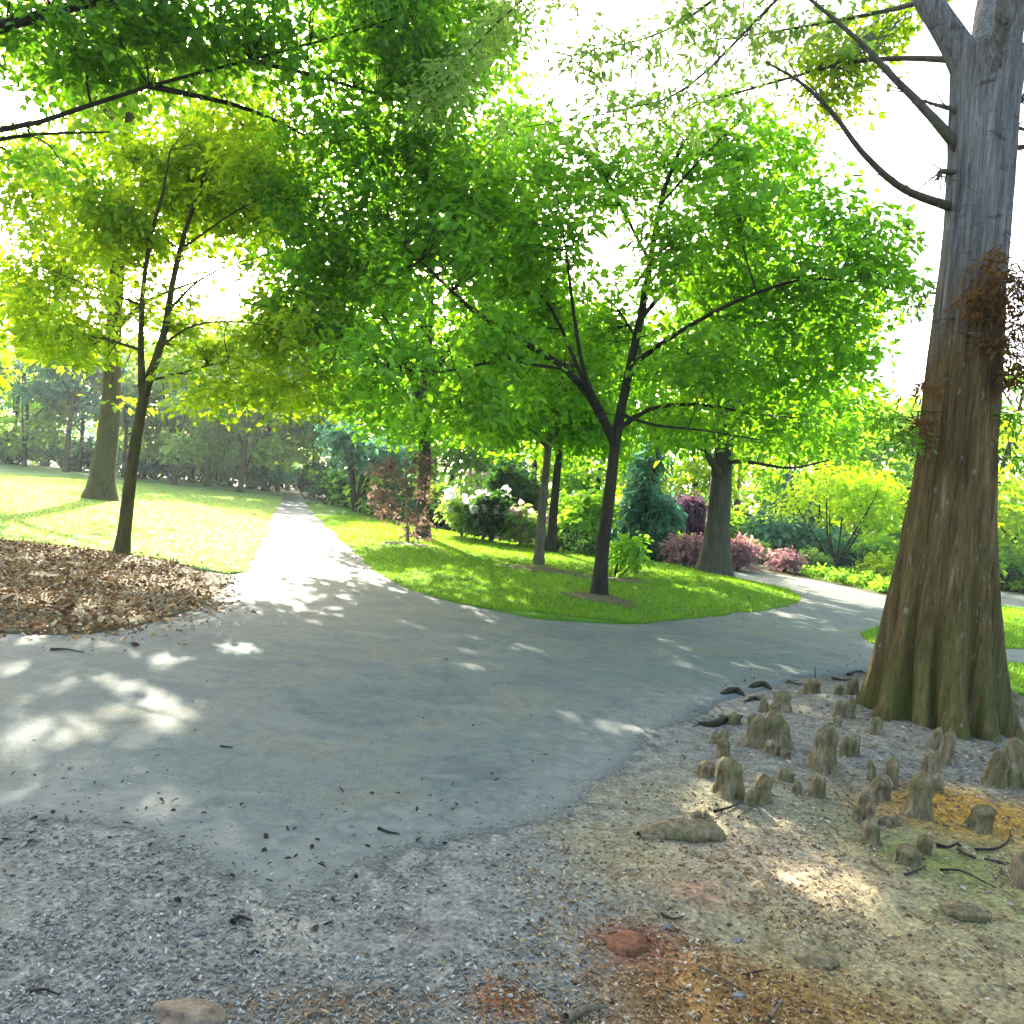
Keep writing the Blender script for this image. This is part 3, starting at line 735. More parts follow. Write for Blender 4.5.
cps = [cl(x, y, B[1] + dz, rx, ry, rd) for x, y, dz, rx, ry, rd in [
    (470, 190, -.8, 62, 55, 1.2), (530, 165, .4, 55, 50, 1.2), (430, 260, -1.5, 60, 50, 1.3), (500, 265, .5, 65, 50, 1.3), (560, 230, -.6, 60, 55, 1.3),
    (600, 175, .2, 50, 40, 1.1), (660, 170, 1, 50, 45, 1.1), (720, 150, 0, 60, 42, 1.1), (780, 150, .8, 45, 40, 1), (810, 205, .6, 55, 50, 1.1), (860, 235, -.3, 50, 42, 1),
    (740, 215, -.6, 65, 45, 1.3), (885, 275, -.6, 38, 36, .9), (820, 285, -.7, 62, 45, 1.2), (740, 290, .6, 65, 50, 1.3), (670, 245, -.8, 50, 40, 1.1),
    (440, 335, -1.7, 62, 45, 1.2), (380, 370, -2.2, 50, 40, 1.1), (500, 350, -1.0, 60, 45, 1.2), (540, 310, 1.2, 60, 50, 1.3), (700, 360, -.4, 60, 42, 1.2), (780, 365, .8, 70, 45, 1.2), (850, 345, 0, 50, 40, 1),
    (680, 420, 1.0, 55, 26, 1.0), (770, 425, 1.2, 60, 25, 1.0), (560, 385, 1.8, 60, 35, 1.2), (460, 400, -1.5, 55, 28, 1.0), (610, 330, 2.0, 50, 60, 1.2), (640, 110, .5, 24, 22, .6), (735, 112, 0, 32, 22, .7)]]
tree('maple_tree', 'spreading bright green maple with dark forked trunk in the middle of the island lawn', 'tree', B, tr, lim, cps, M['leaf_green'], 46000, .12, M['bark_dark'], .125, .03, flare=.4, twig=.5)

# -- B: the twin stemmed young tree at the edge of the leaf bed
B = b3(121, 555)
tr = [B] + pts3(B, [(126, 515, 0), (132, 465, 0), (139, 420, 0), (146, 388, 0), (155, 362, 0), (166, 325, .1), (172, 285, .1), (185, 232, .2), (200, 188, .3), (216, 140, .4)])
lim = [(pts3(B, q), a, b) for q, a, b in [
    ([(143, 398, 0), (141, 360, -.1), (142, 300, -.2), (150, 240, -.4), (163, 192, -.5), (170, 150, -.6)], .07, .012),
    ([(152, 380, 0), (188, 371, .3), (230, 360, .6), (275, 350, .8)], .028, .006),
    ([(162, 345, 0), (195, 325, -.4), (240, 322, -.8), (290, 330, -1.1)], .026, .006),
    ([(169, 310, .1), (200, 280, .5), (240, 262, .8), (290, 250, 1.0)], .026, .006),
    ([(141, 350, -.1), (108, 340, .3), (60, 330, .6), (20, 335, .8)], .028, .006),
    ([(142, 305, -.2), (100, 290, -.6), (50, 270, -1)], .025, .006),
    ([(180, 250, .2), (230, 215, -.3), (275, 190, -.6)], .025, .006)]]
cps = [cl(x, y, B[1] + dz, rx, ry, rd) for x, y, dz, rx, ry, rd in [
    (110, 215, -.5, 60, 35, 1), (40, 200, .5, 50, 30, 1), (180, 175, .2, 60, 35, 1), (250, 175, -.5, 50, 35, .9), (230, 225, .8, 40, 16, .8),
    (60, 285, .4, 60, 34, 1), (120, 290, -.8, 45, 40, 1), (25, 330, .9, 45, 30, .9), (90, 345, .3, 50, 30, .9), (210, 345, .4, 48, 28, .9), (275, 350, .3, 50, 34, .9),
    (200, 395, .2, 50, 26, .9), (265, 395, .8, 55, 26, 1), (320, 380, 0, 40, 38, .9), (310, 320, -.8, 40, 26, .9), (195, 300, .8, 30, 16, .8), (150, 235, .3, 40, 30, 1), (165, 205, .6, 40, 30, 1), (235, 195, 1, 45, 28, 1), (205, 150, .5, 48, 28, 1), (255, 130, 0, 45, 25, 1), (140, 160, 0, 42, 25, 1), (190, 255, .9, 26, 22, .8), (175, 330, .4, 40, 24, .9), (230, 370, -.6, 46, 24, .9), (75, 245, .6, 50, 24, 1), (245, 268, .4, 30, 12, .7), (262, 305, -.3, 26, 12, .7), (215, 285, .8, 22, 10, .6)]]
tree('young_tree', 'slim young tree with twin stems leaning at the edge of the brown leaf bed', 'tree', B, tr, lim, cps, M['leaf_yellow'], 46000, .10, M['bark_olive'], .108, .02, flare=.35, twig=.5)

# -- C: the big trunk on the sunlit lawn
B = b3(101, 501)
tr = [B] + pts3(B, [(104, 470, 0), (109, 430, 0), (112, 395, 0), (114, 340, 0), (117, 280, .1), (122, 210, .2), (128, 140, .3), (135, 70, .4)])
lim = [(pts3(B, q), a, b) for q, a, b in [
    ([(113, 350, 0), (80, 320, -1), (30, 300, -2), (-30, 290, -2.4)], .14, .03), ([(114, 330, 0), (150, 300, 1), (200, 280, 1.6)], .13, .03),
    ([(118, 270, 0), (80, 220, 1), (30, 180, 2)], .12, .03), ([(121, 220, 0), (160, 170, -1), (200, 120, -2)], .12, .03), ([(128, 140, 0), (90, 90, -1), (60, 40, -1)], .1, .02)]]
cps = [cl(x, y, B[1] + dz, rx, ry, rd) for x, y, dz, rx, ry, rd in [
    (20, 300, -2, 55, 26, 2), (-50, 260, -2, 60, 40, 2.2), (85, 250, 0, 45, 26, 2), (150, 240, 1.5, 45, 25, 1.8), (200, 310, 1.5, 40, 22, 1.7), (40, 160, 1.5, 60, 32, 2), (120, 150, -1.5, 50, 30, 2),
    (190, 140, -1.8, 40, 28, 2), (70, 70, -1, 70, 30, 2.4), (150, 60, .5, 50, 26, 2.2), (100, 10, 0, 70, 30, 2.4), (120, 355, -.6, 40, 22, 1.2), (60, 350, -1.2, 40, 20, 1.5), (118, 400, -.8, 26, 14, .8), (-30, 360, 0, 45, 25, 1.5), (200, 185, 0, 45, 30, 2), (160, 200, 1, 42, 28, 2), (232, 110, -1, 45, 30, 2), (235, 60, 0, 50, 30, 2.2), (180, 95, 1, 45, 28, 2), (215, 235, .5, 40, 22, 1.6), (215, 180, -3, 42, 28, 2), (205, 222, -4, 40, 24, 1.8), (130, 110, 1, 42, 26, 2)]]
tree('lawn_tree', 'tall old tree with thick flared olive trunk standing on the sunlit left lawn', 'tree', B, tr, lim, cps, M['leaf_yellow'], 40000, .21, M['bark_olive'], .40, .12, flare=.6, spray=.6, twig=.15)

# -- D: the tree left of the frame whose boughs hang over the path
B = np.array((-8.6, 9.2, gz(-8.6, 9.2)))
tr = [B, B + (0.05, 0, 1.5), B + (.1, .1, 3.2), B + (.3, .1, 5.5), B + (.4, .2, 8.5)]
lim = [([tr[2] + (0, 0, .3), P(-60, 150, 9.4), P(40, 122, 9.6), P(150, 86, 9.9), P(310, 44, 10.4), P(420, 10, 11)], .05, .010),
       ([tr[3], P(-40, 40, 9), P(100, 0, 9.5), P(240, -30, 10), P(400, -60, 10.5)], .1, .015),
       ([P(150, 86, 9.9), P(250, 110, 11), P(330, 150, 12), P(400, 200, 12.6)], .04, .01),
       ([P(-60, 150, 9.4), P(30, 135, 10.4), P(110, 132, 11)], .04, .01),
       ([P(250, 60, 10.2), P(330, 80, 11), P(420, 110, 11.8), P(480, 150, 12.2)], .035, .01)]
cps = [cl(x, y, Y, rx, ry, rd) for x, y, Y, rx, ry, rd in [
    (60, 30, 9.5, 80, 42, 1.2), (170, 30, 10, 80, 40, 1.2), (280, 40, 10.3, 70, 50, 1.2), (370, 45, 11, 60, 55, 1.2), (440, 60, 11.5, 45, 60, 1.1), (340, 130, 11.5, 62, 50, 1.2), (415, 150, 12, 52, 55, 1.2),
    (360, 210, 12.2, 60, 50, 1.2), (430, 225, 12.5, 45, 45, 1.1), (330, 265, 12.4, 50, 40, 1.1), (395, 290, 12.8, 45, 36, 1.1), (300, 190, 12, 36, 40, 1), (20, 90, 9.6, 45, 20, .8), (100, 65, 10, 60, 22, .8), (60, 160, 10.6, 50, 14, .8), (20, 165, 10, 30, 25, .8), (290, 310, 12.2, 40, 30, 1), (340, 340, 12.5, 40, 28, 1),
    (-60, 20, 9, 80, 60, 1.5), (100, -40, 9.6, 90, 40, 1.5), (250, -50, 10, 90, 45, 1.5), (390, -40, 10.6, 80, 45, 1.5), (500, 20, 11.5, 38, 30, .8)]]
tree('shade_tree', 'leafy tree at the far left whose long dark green boughs hang over the path', 'tree', B, tr, lim, cps, M['leaf_deep'], 50000, .10, M['bark_dark'], .24, .1, twig=.3)

# -- E: the tall tree behind the red sapling
B = b3(421, 541)
tr = [B] + pts3(B, [(423, 500, 0), (425, 450, 0), (424, 400, 0), (428, 330, .2), (432, 250, .3), (436, 160, .4), (440, 70, .5)])
lim = [(pts3(B, q), a, b) for q, a, b in [
    ([(424, 410, 0), (400, 350, -.8), (370, 290, -1.4), (340, 230, -2)], .12, .03), ([(426, 390, 0), (460, 330, .8), (500, 280, 1.4)], .11, .03),
    ([(424, 420, 0), (380, 400, 1), (340, 380, 1.6)], .08, .02), ([(427, 350, 0), (410, 270, 1.3), (400, 180, 2)], .1, .02), ([(432, 250, 0), (480, 190, -1), (520, 120, -1.5)], .1, .02)]]
cps = [cl(x, y, B[1] + dz, rx, ry, rd) for x, y, dz, rx, ry, rd in [
    (350, 390, 1, 50, 28, 1.8), (400, 420, -1, 50, 24, 1.6), (470, 420, .5, 50, 26, 1.8), (340, 320, -1.5, 50, 36, 2), (410, 340, 1.5, 55, 36, 2), (480, 330, 1, 55, 40, 2), (340, 240, -2, 55, 40, 2.2), (410, 240, 1.5, 55, 45, 2.2),
    (490, 250, 1, 50, 45, 2), (520, 300, 0, 45, 36, 2), (510, 220, 1, 40, 36, 2), (500, 370, 0, 45, 28, 1.8), (370, 150, 1, 60, 45, 2.4), (450, 150, -.5, 60, 50, 2.4), (520, 140, -1, 40, 40, 1.8), (400, 60, 1, 65, 45, 2.5), (470, 60, 0, 55, 45, 2.3), (430, 0, 0, 70, 35, 2.5), (350, 20, 0, 50, 35, 2.2), (300, 215, -1, 45, 32, 2), (272, 190, -2.5, 45, 32, 2), (285, 150, 0, 45, 32, 2), (245, 205, -4, 42, 28, 1.8), (252, 165, 0, 42, 30, 2), (225, 185, -1, 38, 28, 1.8), (300, 270, -1.5, 40, 26, 1.8), (262, 225, -4, 36, 22, 1.6)]]
for px, py in ((440, 625), (490, 630), (540, 635), (590, 640), (470, 655), (520, 655), (570, 665), (620, 670), (650, 700)):  # extra leaf clumps added along the sun's rays to shade the path
    gx, gy = at(px, py); t = (B[1] - 1 - gy) / SUNV.y
    cps.append((np.array((gx + SUNV.x * t, B[1] - 1, SUNV.z * t)), (1.0, 1.4, .75)))
tree('tall_tree', 'tall full green tree rising behind the red leaved sapling', 'tree', B, tr, lim, cps, M['leaf_green'], 58000, .19, M['bark_grey'], .22, .08, spray=.6, twig=.12)

# -- F: the stout maple near the bend of the path
B = b3(714, 577)
tr = [B] + pts3(B, [(716, 550, 0), (719, 510, 0), (722, 470, 0), (726, 430, 0), (732, 370, .2), (738, 300, .4)])
lim = [(pts3(B, q), a, b) for q, a, b in [
    ([(722, 480, 0), (704, 450, -.8), (682, 425, -1.3), (660, 400, -1.8)], .13, .03), ([(724, 462, 0), (750, 462, -1), (790, 468, -1.8), (830, 460, -2.4)], .07, .02),
    ([(725, 445, 0), (765, 440, 1), (810, 450, 1.6), (850, 440, 2)], .07, .02), ([(728, 415, 0), (770, 370, -.8), (810, 330, -1.3)], .12, .03), ([(728, 410, 0), (690, 360, 1), (660, 310, 1.6)], .11, .03), ([(722, 470, .1), (715, 440, 1.4), (700, 410, 2.2)], .08, .03)]]
cps = [cl(x, y, B[1] + dz, rx, ry, rd) for x, y, dz, rx, ry, rd in [
    (660, 420, -1.5, 45, 30, 1.6), (700, 440, 1.5, 40, 22, 1.5), (720, 390, -1, 50, 32, 1.8), (780, 410, .8, 55, 30, 1.8), (830, 440, 1.8, 50, 24, 1.6), (790, 445, -1.8, 45, 20, 1.4), (850, 400, .5, 45, 30, 1.6), (680, 350, 1, 50, 36, 1.8),
    (750, 330, .3, 55, 36, 2), (815, 345, -.8, 50, 36, 1.8), (700, 290, 1, 50, 34, 1.8), (770, 270, .5, 50, 34, 1.8), (740, 220, .5, 40, 30, 1.5), (830, 300, 0, 40, 30, 1.5)]]
tree('stout_maple', 'stout grey trunk maple standing at the bend of the path by the pink shrubs', 'tree', B, tr, lim, cps, M['leaf_green'], 17000, .19, M['bark_grey'], .40, .14, flare=.4, spray=.55, twig=.15)

# -- G, H: two slim trunks on the island
B = b3(538, 570)
tr = [B] + pts3(B, [(540, 540, 0), (543, 500, 0), (547, 460, 0), (552, 410, .1), (560, 340, .2)])
lim = [(pts3(B, q), a, b) for q, a, b in [([(548, 450, 0), (525, 420, -.6), (490, 395, -1)], .05, .015), ([(549, 440, 0), (580, 415, .5), (610, 395, .9)], .05, .015), ([(552, 410, .1), (530, 370, .8), (515, 330, 1.2)], .05, .015)]]
cps = [cl(x, y, B[1] + dz, rx, ry, rd) for x, y, dz, rx, ry, rd in [(490, 410, -1, 45, 26, 1.2), (540, 420, .6, 45, 22, 1.2), (590, 420, .8, 40, 26, 1.2), (510, 360, .8, 50, 34, 1.4), (570, 360, 0, 50, 36, 1.4), (540, 310, .3, 45, 32, 1.3)]]
tree('slim_tree', 'slim pale barked tree with a mossy straight trunk left of the dark maple', 'tree', B, tr, lim, cps, M['leaf_green'], 15000, .15, M['bark_pale'], .125, .05, flare=.3, spray=.5, twig=.2)
B = b3(551, 556)
tr = [B] + pts3(B, [(553, 520, 0), (557, 475, 0), (562, 430, .1), (566, 380, .2)])
cps = [cl(x, y, B[1] + dz, rx, ry, rd) for x, y, dz, rx, ry, rd in [(540, 440, 1, 40, 22, 1.4), (600, 440, .6, 45, 26, 1.5), (570, 395, 0, 50, 36, 1.6), (620, 400, 1, 40, 30, 1.4), (590, 340, .5, 45, 36, 1.5), (510, 400, .5, 45, 30, 1.6), (530, 340, 0, 45, 34, 1.6), (480, 370, 0, 40, 30, 1.6), (640, 350, .5, 40, 30, 1.5)]]
tree('slim_tree', 'slim dark trunk tree just behind the pale barked one', 'tree', B, tr, [], cps, M['leaf_green'], 11000, .19, M['bark_dark'], .16, .06, flare=.3, spray=.55, twig=.2)

# -- I: red leaved sapling with a stake
B = b3(407, 546)
tr = [B] + pts3(B, [(408, 515, 0), (407, 490, 0), (406, 462, .1)])
lim = [(pts3(B, q), a, b) for q, a, b in [([(408, 512, 0), (395, 500, -.3), (378, 494, -.5)], .02, .006), ([(407, 495, 0), (422, 480, .3), (432, 468, .4)], .02, .006), ([(407, 490, 0), (396, 474, .3), (386, 462, .5)], .02, .006)]]
cps = [cl(x, y, B[1] + dz, rx, ry, rd) for x, y, dz, rx, ry, rd in [(392, 470, .3, 22, 12, .5), (420, 464, -.2, 18, 12, .5), (384, 496, -.4, 20, 10, .5), (425, 490, .3, 18, 12, .5), (402, 482, -.5, 22, 10, .5), (390, 514, .2, 16, 9, .4), (422, 516, 0, 18, 12, .5), (410, 530, .2, 18, 9, .4), (376, 486, 0, 14, 6, .3)]]
rt = tree('red_sapling', 'young red brown leaved maple with thin pale trunk at the edge of the island lawn', 'tree', B, tr, lim, cps, M['leaf_red'], 2000, .11, M['stake'], .05, .018, flare=.15, sides=8, spray=.25, per=8, twig=.3, do_carve=False)

def bush(name, label, cat, px, py, wpx, hpx, leaf, n, size, Y=None, bark=None, group=None, stems=5, asp=.55, flower=None, flowern=0, lobes=6, lift=.0, bb=None, parts_label=None, **kw):
    B = b3(px, py) if bb is None else bb
    s = B[1] / F; w = wpx * s * .5; hh = hpx * s
    root = thing(name, label, cat, B, group); mb = MB(); cps = []; LP = []; LR = []
    for i in range(lobes):
        a = rng.uniform(0, 2 * math.pi); q = rng.uniform(.2, .75); z = rng.uniform(.35, .8)
        c = B + np.array((math.cos(a) * q * w, math.sin(a) * q * w, (z * (1 - lift) + lift) * hh))
        cps.append((c, (w * rng.uniform(.35, .55), w * rng.uniform(.35, .55), hh * (1 - lift) * rng.uniform(.22, .34))))
    for i in range(stems):
        a = 2 * math.pi * i / stems + rng.uniform(-.4, .4); c = cps[i % lobes][0]
        pl, rad = branch_tube(mb, [B + (math.cos(a) * .04 * w - 0, math.sin(a) * .04 * w, -.05), B + (c - B) * .45 + rng.normal(0, .05 * w, 3), c, c + (0, 0, .15 * hh)], max(.02, .03 * w) * kw.get('thick', 1), .008, 6, .06, 10)
        LP.append(pl); LR.append(rad)
    kw.pop('thick', None)
    V, Fq, sp = crown_leaves(cps, n, size, asp, kw.pop('spray', .25 + .1 * w), kw.pop('per', 9), do_carve=False, **kw)
    ok = V.reshape(-1, 6, 3)[:, :, 2].min(1) > B[2] - .02
    V = V.reshape(-1, 6, 3)[ok].reshape(-1, 3); m = int(ok.sum()); i = np.arange(m)[:, None] * 6
    Fq = np.vstack([i + np.array([[0, 3, 2, 1]]), i + np.array([[0, 5, 4, 3]])])
    add_twigs(mb, LP, LR, sp, .12, .008)
    mb.build('stem', bark or M['bark_dark'], root, True, B)
    fo = mesh_np('foliage', V - B[None], Fq, leaf, root)
    if flower:
        k = sp[rng.choice(len(sp), min(len(sp), flowern), replace=False)]; k = k + (k - (B + (0, 0, hh * .4))) * .15
        cen = np.repeat(k, 4, 0) + rng.normal(0, .05, (len(k) * 4, 3))
        V, Fq = leaf_quads(cen, rand_dirs(len(cen)), rand_dirs(len(cen)), np.full(len(cen), size * 1.1), np.full(len(cen), size * 1.0))
        mesh_np('blossom', V - B[None], Fq, flower, fo)
    return root

# planting behind the island lawn
bush('multi_stem_shrub', 'dark green spreading shrub with many bare stems beside the far end of the path', 'shrub', 356, 514, 115, 90, M['leaf_teal'], 5000, .3, lobes=9, stems=7, lift=.35, thick=1.6)
bush('small_bush', 'small broad leaved bush growing just behind the dark maple trunk', 'bush', 614, 582, 62, 46, M['leaf_mid'], 900, .16, lobes=5, stems=4, lift=.15)
for i, (px, py, w, h_, l_, fl, lab) in enumerate([
    (462, 541, 55, 42, 'leaf_grey', 'petal_white', 'white flowering shrub right of the red leaved sapling'),
    (492, 546, 48, 50, 'leaf_dark', 'petal_white', 'dark shrub dotted with white blossom behind the island lawn'),
    (520, 549, 40, 40, 'leaf_grey', 'petal_rose', 'shrub with dusty rose blossom left of the slim pale trunk'),
    (478, 530, 60, 58, 'leaf_grey', 'petal_rose', 'taller rose flecked shrub at the back of the flowering group')]):
    bush('flowering_shrub', lab, 'shrub', px, py, w, h_, M[l_], 1500, .2, flower=M[fl], flowern=55, lobes=7)
bush('dark_shrub', 'round very dark green shrub left of the slim pale trunk', 'shrub', 515, 541, 60, 75, M['leaf_dark'], 3000, .26, lobes=8)
bush('low_hedge', 'low clipped dark hedge plant behind the slim trunks', 'hedge', 575, 557, 60, 16, M['leaf_dark'], 1500, .14, lobes=8)
bush('yellow_green_shrub', 'light green shrub behind the dark maple trunk on its left', 'shrub', 575, 553, 70, 62, M['leaf_mid'], 2200, .22, lobes=8, lift=.3)
bush('yellow_green_shrub', 'pale yellow green bush under the dark purple tree', 'shrub', 662, 560, 62, 30, M['leaf_lime'], 1400, .18, lobes=7)
bush('azalea', 'rosy pink mounded shrub left of the stout maple trunk', 'azalea', 688, 568, 52, 34, M['leaf_pink'], 2600, .14, group='pink mounded shrubs near the path bend', lobes=8)
bush('azalea', 'rosy pink mounded shrub right of the stout maple trunk', 'azalea', 736, 571, 42, 34, M['leaf_pink'], 2200, .14, group='pink mounded shrubs near the path bend', lobes=8)
bush('azalea', 'brownish pink low shrub across the path, farthest right of the pink ones', 'azalea', 784, 573, 44, 22, M['leaf_pink'], 1800, .14, group='pink mounded shrubs near the path bend', lobes=8)
bush('purple_tree', 'small rounded dark purple leaved tree left of the stout maple', 'tree', 684, 558, 50, 62, M['leaf_purple'], 3600, .2, lobes=9, lift=.2, bark=M['bark_dark'])
bush('lime_tree', 'glowing yellow green small tree with fanned stems across the right path', 'tree', 836, 572, 128, 112, M['leaf_lime'], 6000, .18, lobes=14, stems=7, lift=.30, bark=M['bark_dark'], thick=.55)
bush('low_bush', 'yellow green low bush at the right end of the far planting bed', 'bush', 884, 583, 40, 24, M['leaf_yellow'], 1200, .15, lobes=6)
bush('low_bush', 'grey green low bush beside the brownish pink shrub', 'bush', 812, 571, 26, 18, M['leaf_grey'], 900, .14, lobes=6)
for i, (px, py, w, h_) in enumerate([(818, 579, 28, 10), (840, 584, 30, 10), (862, 588, 28, 11), (882, 593, 24, 11)]):
    bush('border_plant', ['first low green border plant from the left along the path edge', 'second low green border plant from the left along the path edge', 'third low green border plant from the left along the path edge', 'border plant at the path edge nearest the cypress trunk'][i], 'plant', px, py, w, h_, M['leaf_mid'], 900, .1, lobes=6, group='border plants edging the far bed', stems=3)
bush('round_bush', 'rounded pale green bush just right of the cypress trunk', 'bush', 997, 584, 34, 26, M['leaf_mid'], 1600, .16, lobes=7)
bush('round_bush', 'dark rounded bush farther right of the cypress trunk', 'bush', 1022, 580, 40, 40, M['leaf_dark'], 1800, .2, lobes=7)
bush('low_bush', 'bright yellow green low bush at the right edge of the view', 'bush', 1026, 592, 40, 18, M['leaf_lime'], 1200, .14, lobes=6)

def conifer(name, label, px, py, hpx, wpx, leaf, n, size, group=None, bb=None):
    B = b3(px, py) if bb is None else bb
    s = B[1] / F; H = hpx * s; w = wpx * s * .5
    root = thing(name, label, 'conifer', B, group); mb = MB()
    pl, rad = trunk_tube(mb, [B, B + (0, 0, H * .5), B + (0, 0, H)], max(.08, .02 * H), .02, .3, 8)
    cps = []; k = 7
    for i in range(k):
        z = (.12 + .86 * i / k) * H; q = w * (1 - .85 * i / k)
        for j in range(max(2, 6 - i // 2)):
            a = rng.uniform(0, 6.28); cps.append((B + (math.cos(a) * q * .55, math.sin(a) * q * .55, z - .05 * H), (q * .5, q * .5, H * .075)))
            branch_tube(mb, [B + (0, 0, z), B + (math.cos(a) * q * .5, math.sin(a) * q * .5, z - .02 * H), B + (math.cos(a) * q * .9, math.sin(a) * q * .9, z - .07 * H)], .03, .008, 5, 0, 6)
    V, Fq, sp = crown_leaves(cps, n, size, .22, .3, 12, hang=.5, do_carve=False, droop=.5)
    mb.build('trunk', M['bark_dark'], root, True, B); mesh_np('crown', V - B[None], Fq, leaf, root)
    return root
conifer('blue_conifer', 'hazy blue green conifer between the dark maple and the purple tree', 644, 560, 165, 78, M['leaf_blue'], 7000, .3)
conifer('blue_conifer', 'blue green conifer behind the brownish pink shrub', 785, 560, 110, 70, M['leaf_blue'], 5000, .32)
conifer('blue_conifer', 'dark teal conifer left of the flowering shrubs', 508, 535, 110, 80, M['leaf_teal'], 5000, .3)

# -- generic background trees: a few kinds, then copied with their parts
def wood_tree(H, cr, lo, r0, bark, leaf, n, size, seed, label, name='woodland_tree', lean=0, fork=False):
    st = np.random.default_rng(seed)
    B = np.zeros(3)
    tr = [B, np.array((.02 * H * st.normal(), .02 * H * st.normal(), H * .35)), np.array((.03 * H * st.normal() + lean * H * .1, .03 * H * st.normal(), H * .7)), np.array((.04 * H * st.normal() + lean * H * .15, 0, H * .95))]
    lim = []; cps = []
    for i in range(11):
        z = H * (lo + (.97 - lo) * (i + st.random()) / 11); a = st.uniform(0, 6.28); e = cr * math.sqrt(max(.12, 1 - ((z / H - (lo + .3)) / (.72 - lo * .3)) ** 2))
        q = e * st.uniform(.45, .8); c = np.array((math.cos(a) * q, math.sin(a) * q, z))
        cps.append((c, (cr * st.uniform(.34, .5), cr * st.uniform(.34, .5), H * st.uniform(.07, .11))))
        if i % 2 == 0:
            zb = max(H * lo * .7, z - .18 * H); lim.append(([np.array((0, 0, zb)), c * .6 + np.array((0, 0, zb * .4 + .02 * H)), c], r0 * .45, .02))
    if fork: lim.append(([np.array((0, 0, H * .06)), np.array((cr * .18, 0, H * .3)), np.array((cr * .4, .2, H * .6))], r0 * .7, .04))
    root = tree(name, label, 'tree', B, tr, lim, cps, leaf, n, size, bark, r0, r0 * .3, None, .1, .012, do_carve=False, spray=.7, per=10, flare=.4, sides=10)
    return root
protos = {
 'teal':  wood_tree(9.5, 3.6, .42, .17, M['bark_olive'], M['leaf_teal'], 3600, .36, 1, 'teal'),
 'grey':  wood_tree(11, 3.8, .20, .16, M['bark_olive'], M['leaf_grey'], 4600, .36, 2, 'grey', fork=True),
 'green': wood_tree(11.5, 4.2, .22, .18, M['bark_dark'], M['leaf_mid'], 4600, .36, 3, 'green'),
 'lime':  wood_tree(9.5, 4.2, .14, .14, M['bark_dark'], M['leaf_yellow'], 4200, .34, 4, 'lime', lean=.6),
 'deep':  wood_tree(13, 4.4, .12, .2, M['bark_dark'], M['leaf_green'], 5200, .38, 5, 'deep'),
}
used = {}
GT = {'teal': 'blue green trees along the far edge of the lawn', 'grey': 'grey green open woodland trees', 'green': 'mid green woodland trees', 'lime': 'sunlit yellow green woodland trees', 'deep': 'deep green tall woodland trees'}
LB = {'teal': 'hazy blue green tree with bare lower trunk at the edge of the far woods',
      'grey': 'grey green open crowned tree with forked trunk in the far woods',
      'green': 'mid green full crowned tree in the woods behind the garden',
      'lime': 'sunlit yellow green leaning tree in the woods behind the garden',
      'deep': 'tall deep green full crowned tree at the back of the woods'}
def place(kind, x, y, sc=1, label=None, szx=1):
    p = protos[kind]
    if kind in used: o = copy_tree(p)
    else: o = p; used[kind] = 1
    o.location = (x, y, gz(x, y) - .03); o.rotation_euler = (0, 0, rng.uniform(0, 6.28)); o.scale = (sc * szx, sc * szx, sc)
    o['label'] = label or LB[kind]; o['group'] = GT[kind]; o['category'] = 'tree'
    return o
def placep(kind, px, Y, sc=1, label=None):
    x = ray(px, 512 + 0).x / ray(px, 512).y * Y
    return place(kind, x, Y, sc, label)
# the far left edge, low so that the sun comes over it
for px, Y, k, sc, lab in [(62, 54, 'teal', .85, 'blue green tree at the far lawn edge just left of the thick olive trunk'), (20, 58, 'grey', .75, None), (-60, 56, 'green', .7, None), (-150, 60, 'grey', .75, None), (-240, 55, 'green', .7, None), (-340, 58, 'teal', .75, None),
    (120, 57, 'grey', .7, None), (172, 50, 'grey', .75, 'slender grey green tree with a leaning dark trunk right of the thin twin stems'), (205, 56, 'teal', .8, None), (238, 50, 'grey', .9, 'grey green tree with several dark stems left of the far path end'), (262, 60, 'grey', .9, None), (150, 66, 'lime', 1.0, None), (90, 68, 'lime', .95, None), (200, 72, 'lime', 1.1, None), (255, 78, 'green', 1.0, None), (40, 70, 'teal', .8, None), (-20, 72, 'grey', .8, None), (215, 70, 'grey', .9, None), (285, 74, 'teal', .9, None),
    (310, 66, 'teal', 1.0, None), (330, 56, 'teal', 1.0, None), (5, 62, 'green', .75, None), (75, 60, 'teal', .8, None), (140, 60, 'teal', .8, None), (188, 62, 'grey', .85, None), (225, 64, 'teal', .85, None), (250, 72, 'grey', .95, None), (275, 66, 'teal', .8, None), (-100, 62, 'teal', .8, None), (300, 84, 'deep', .9, None)]: placep(k, px, Y, sc * 1.32, lab)
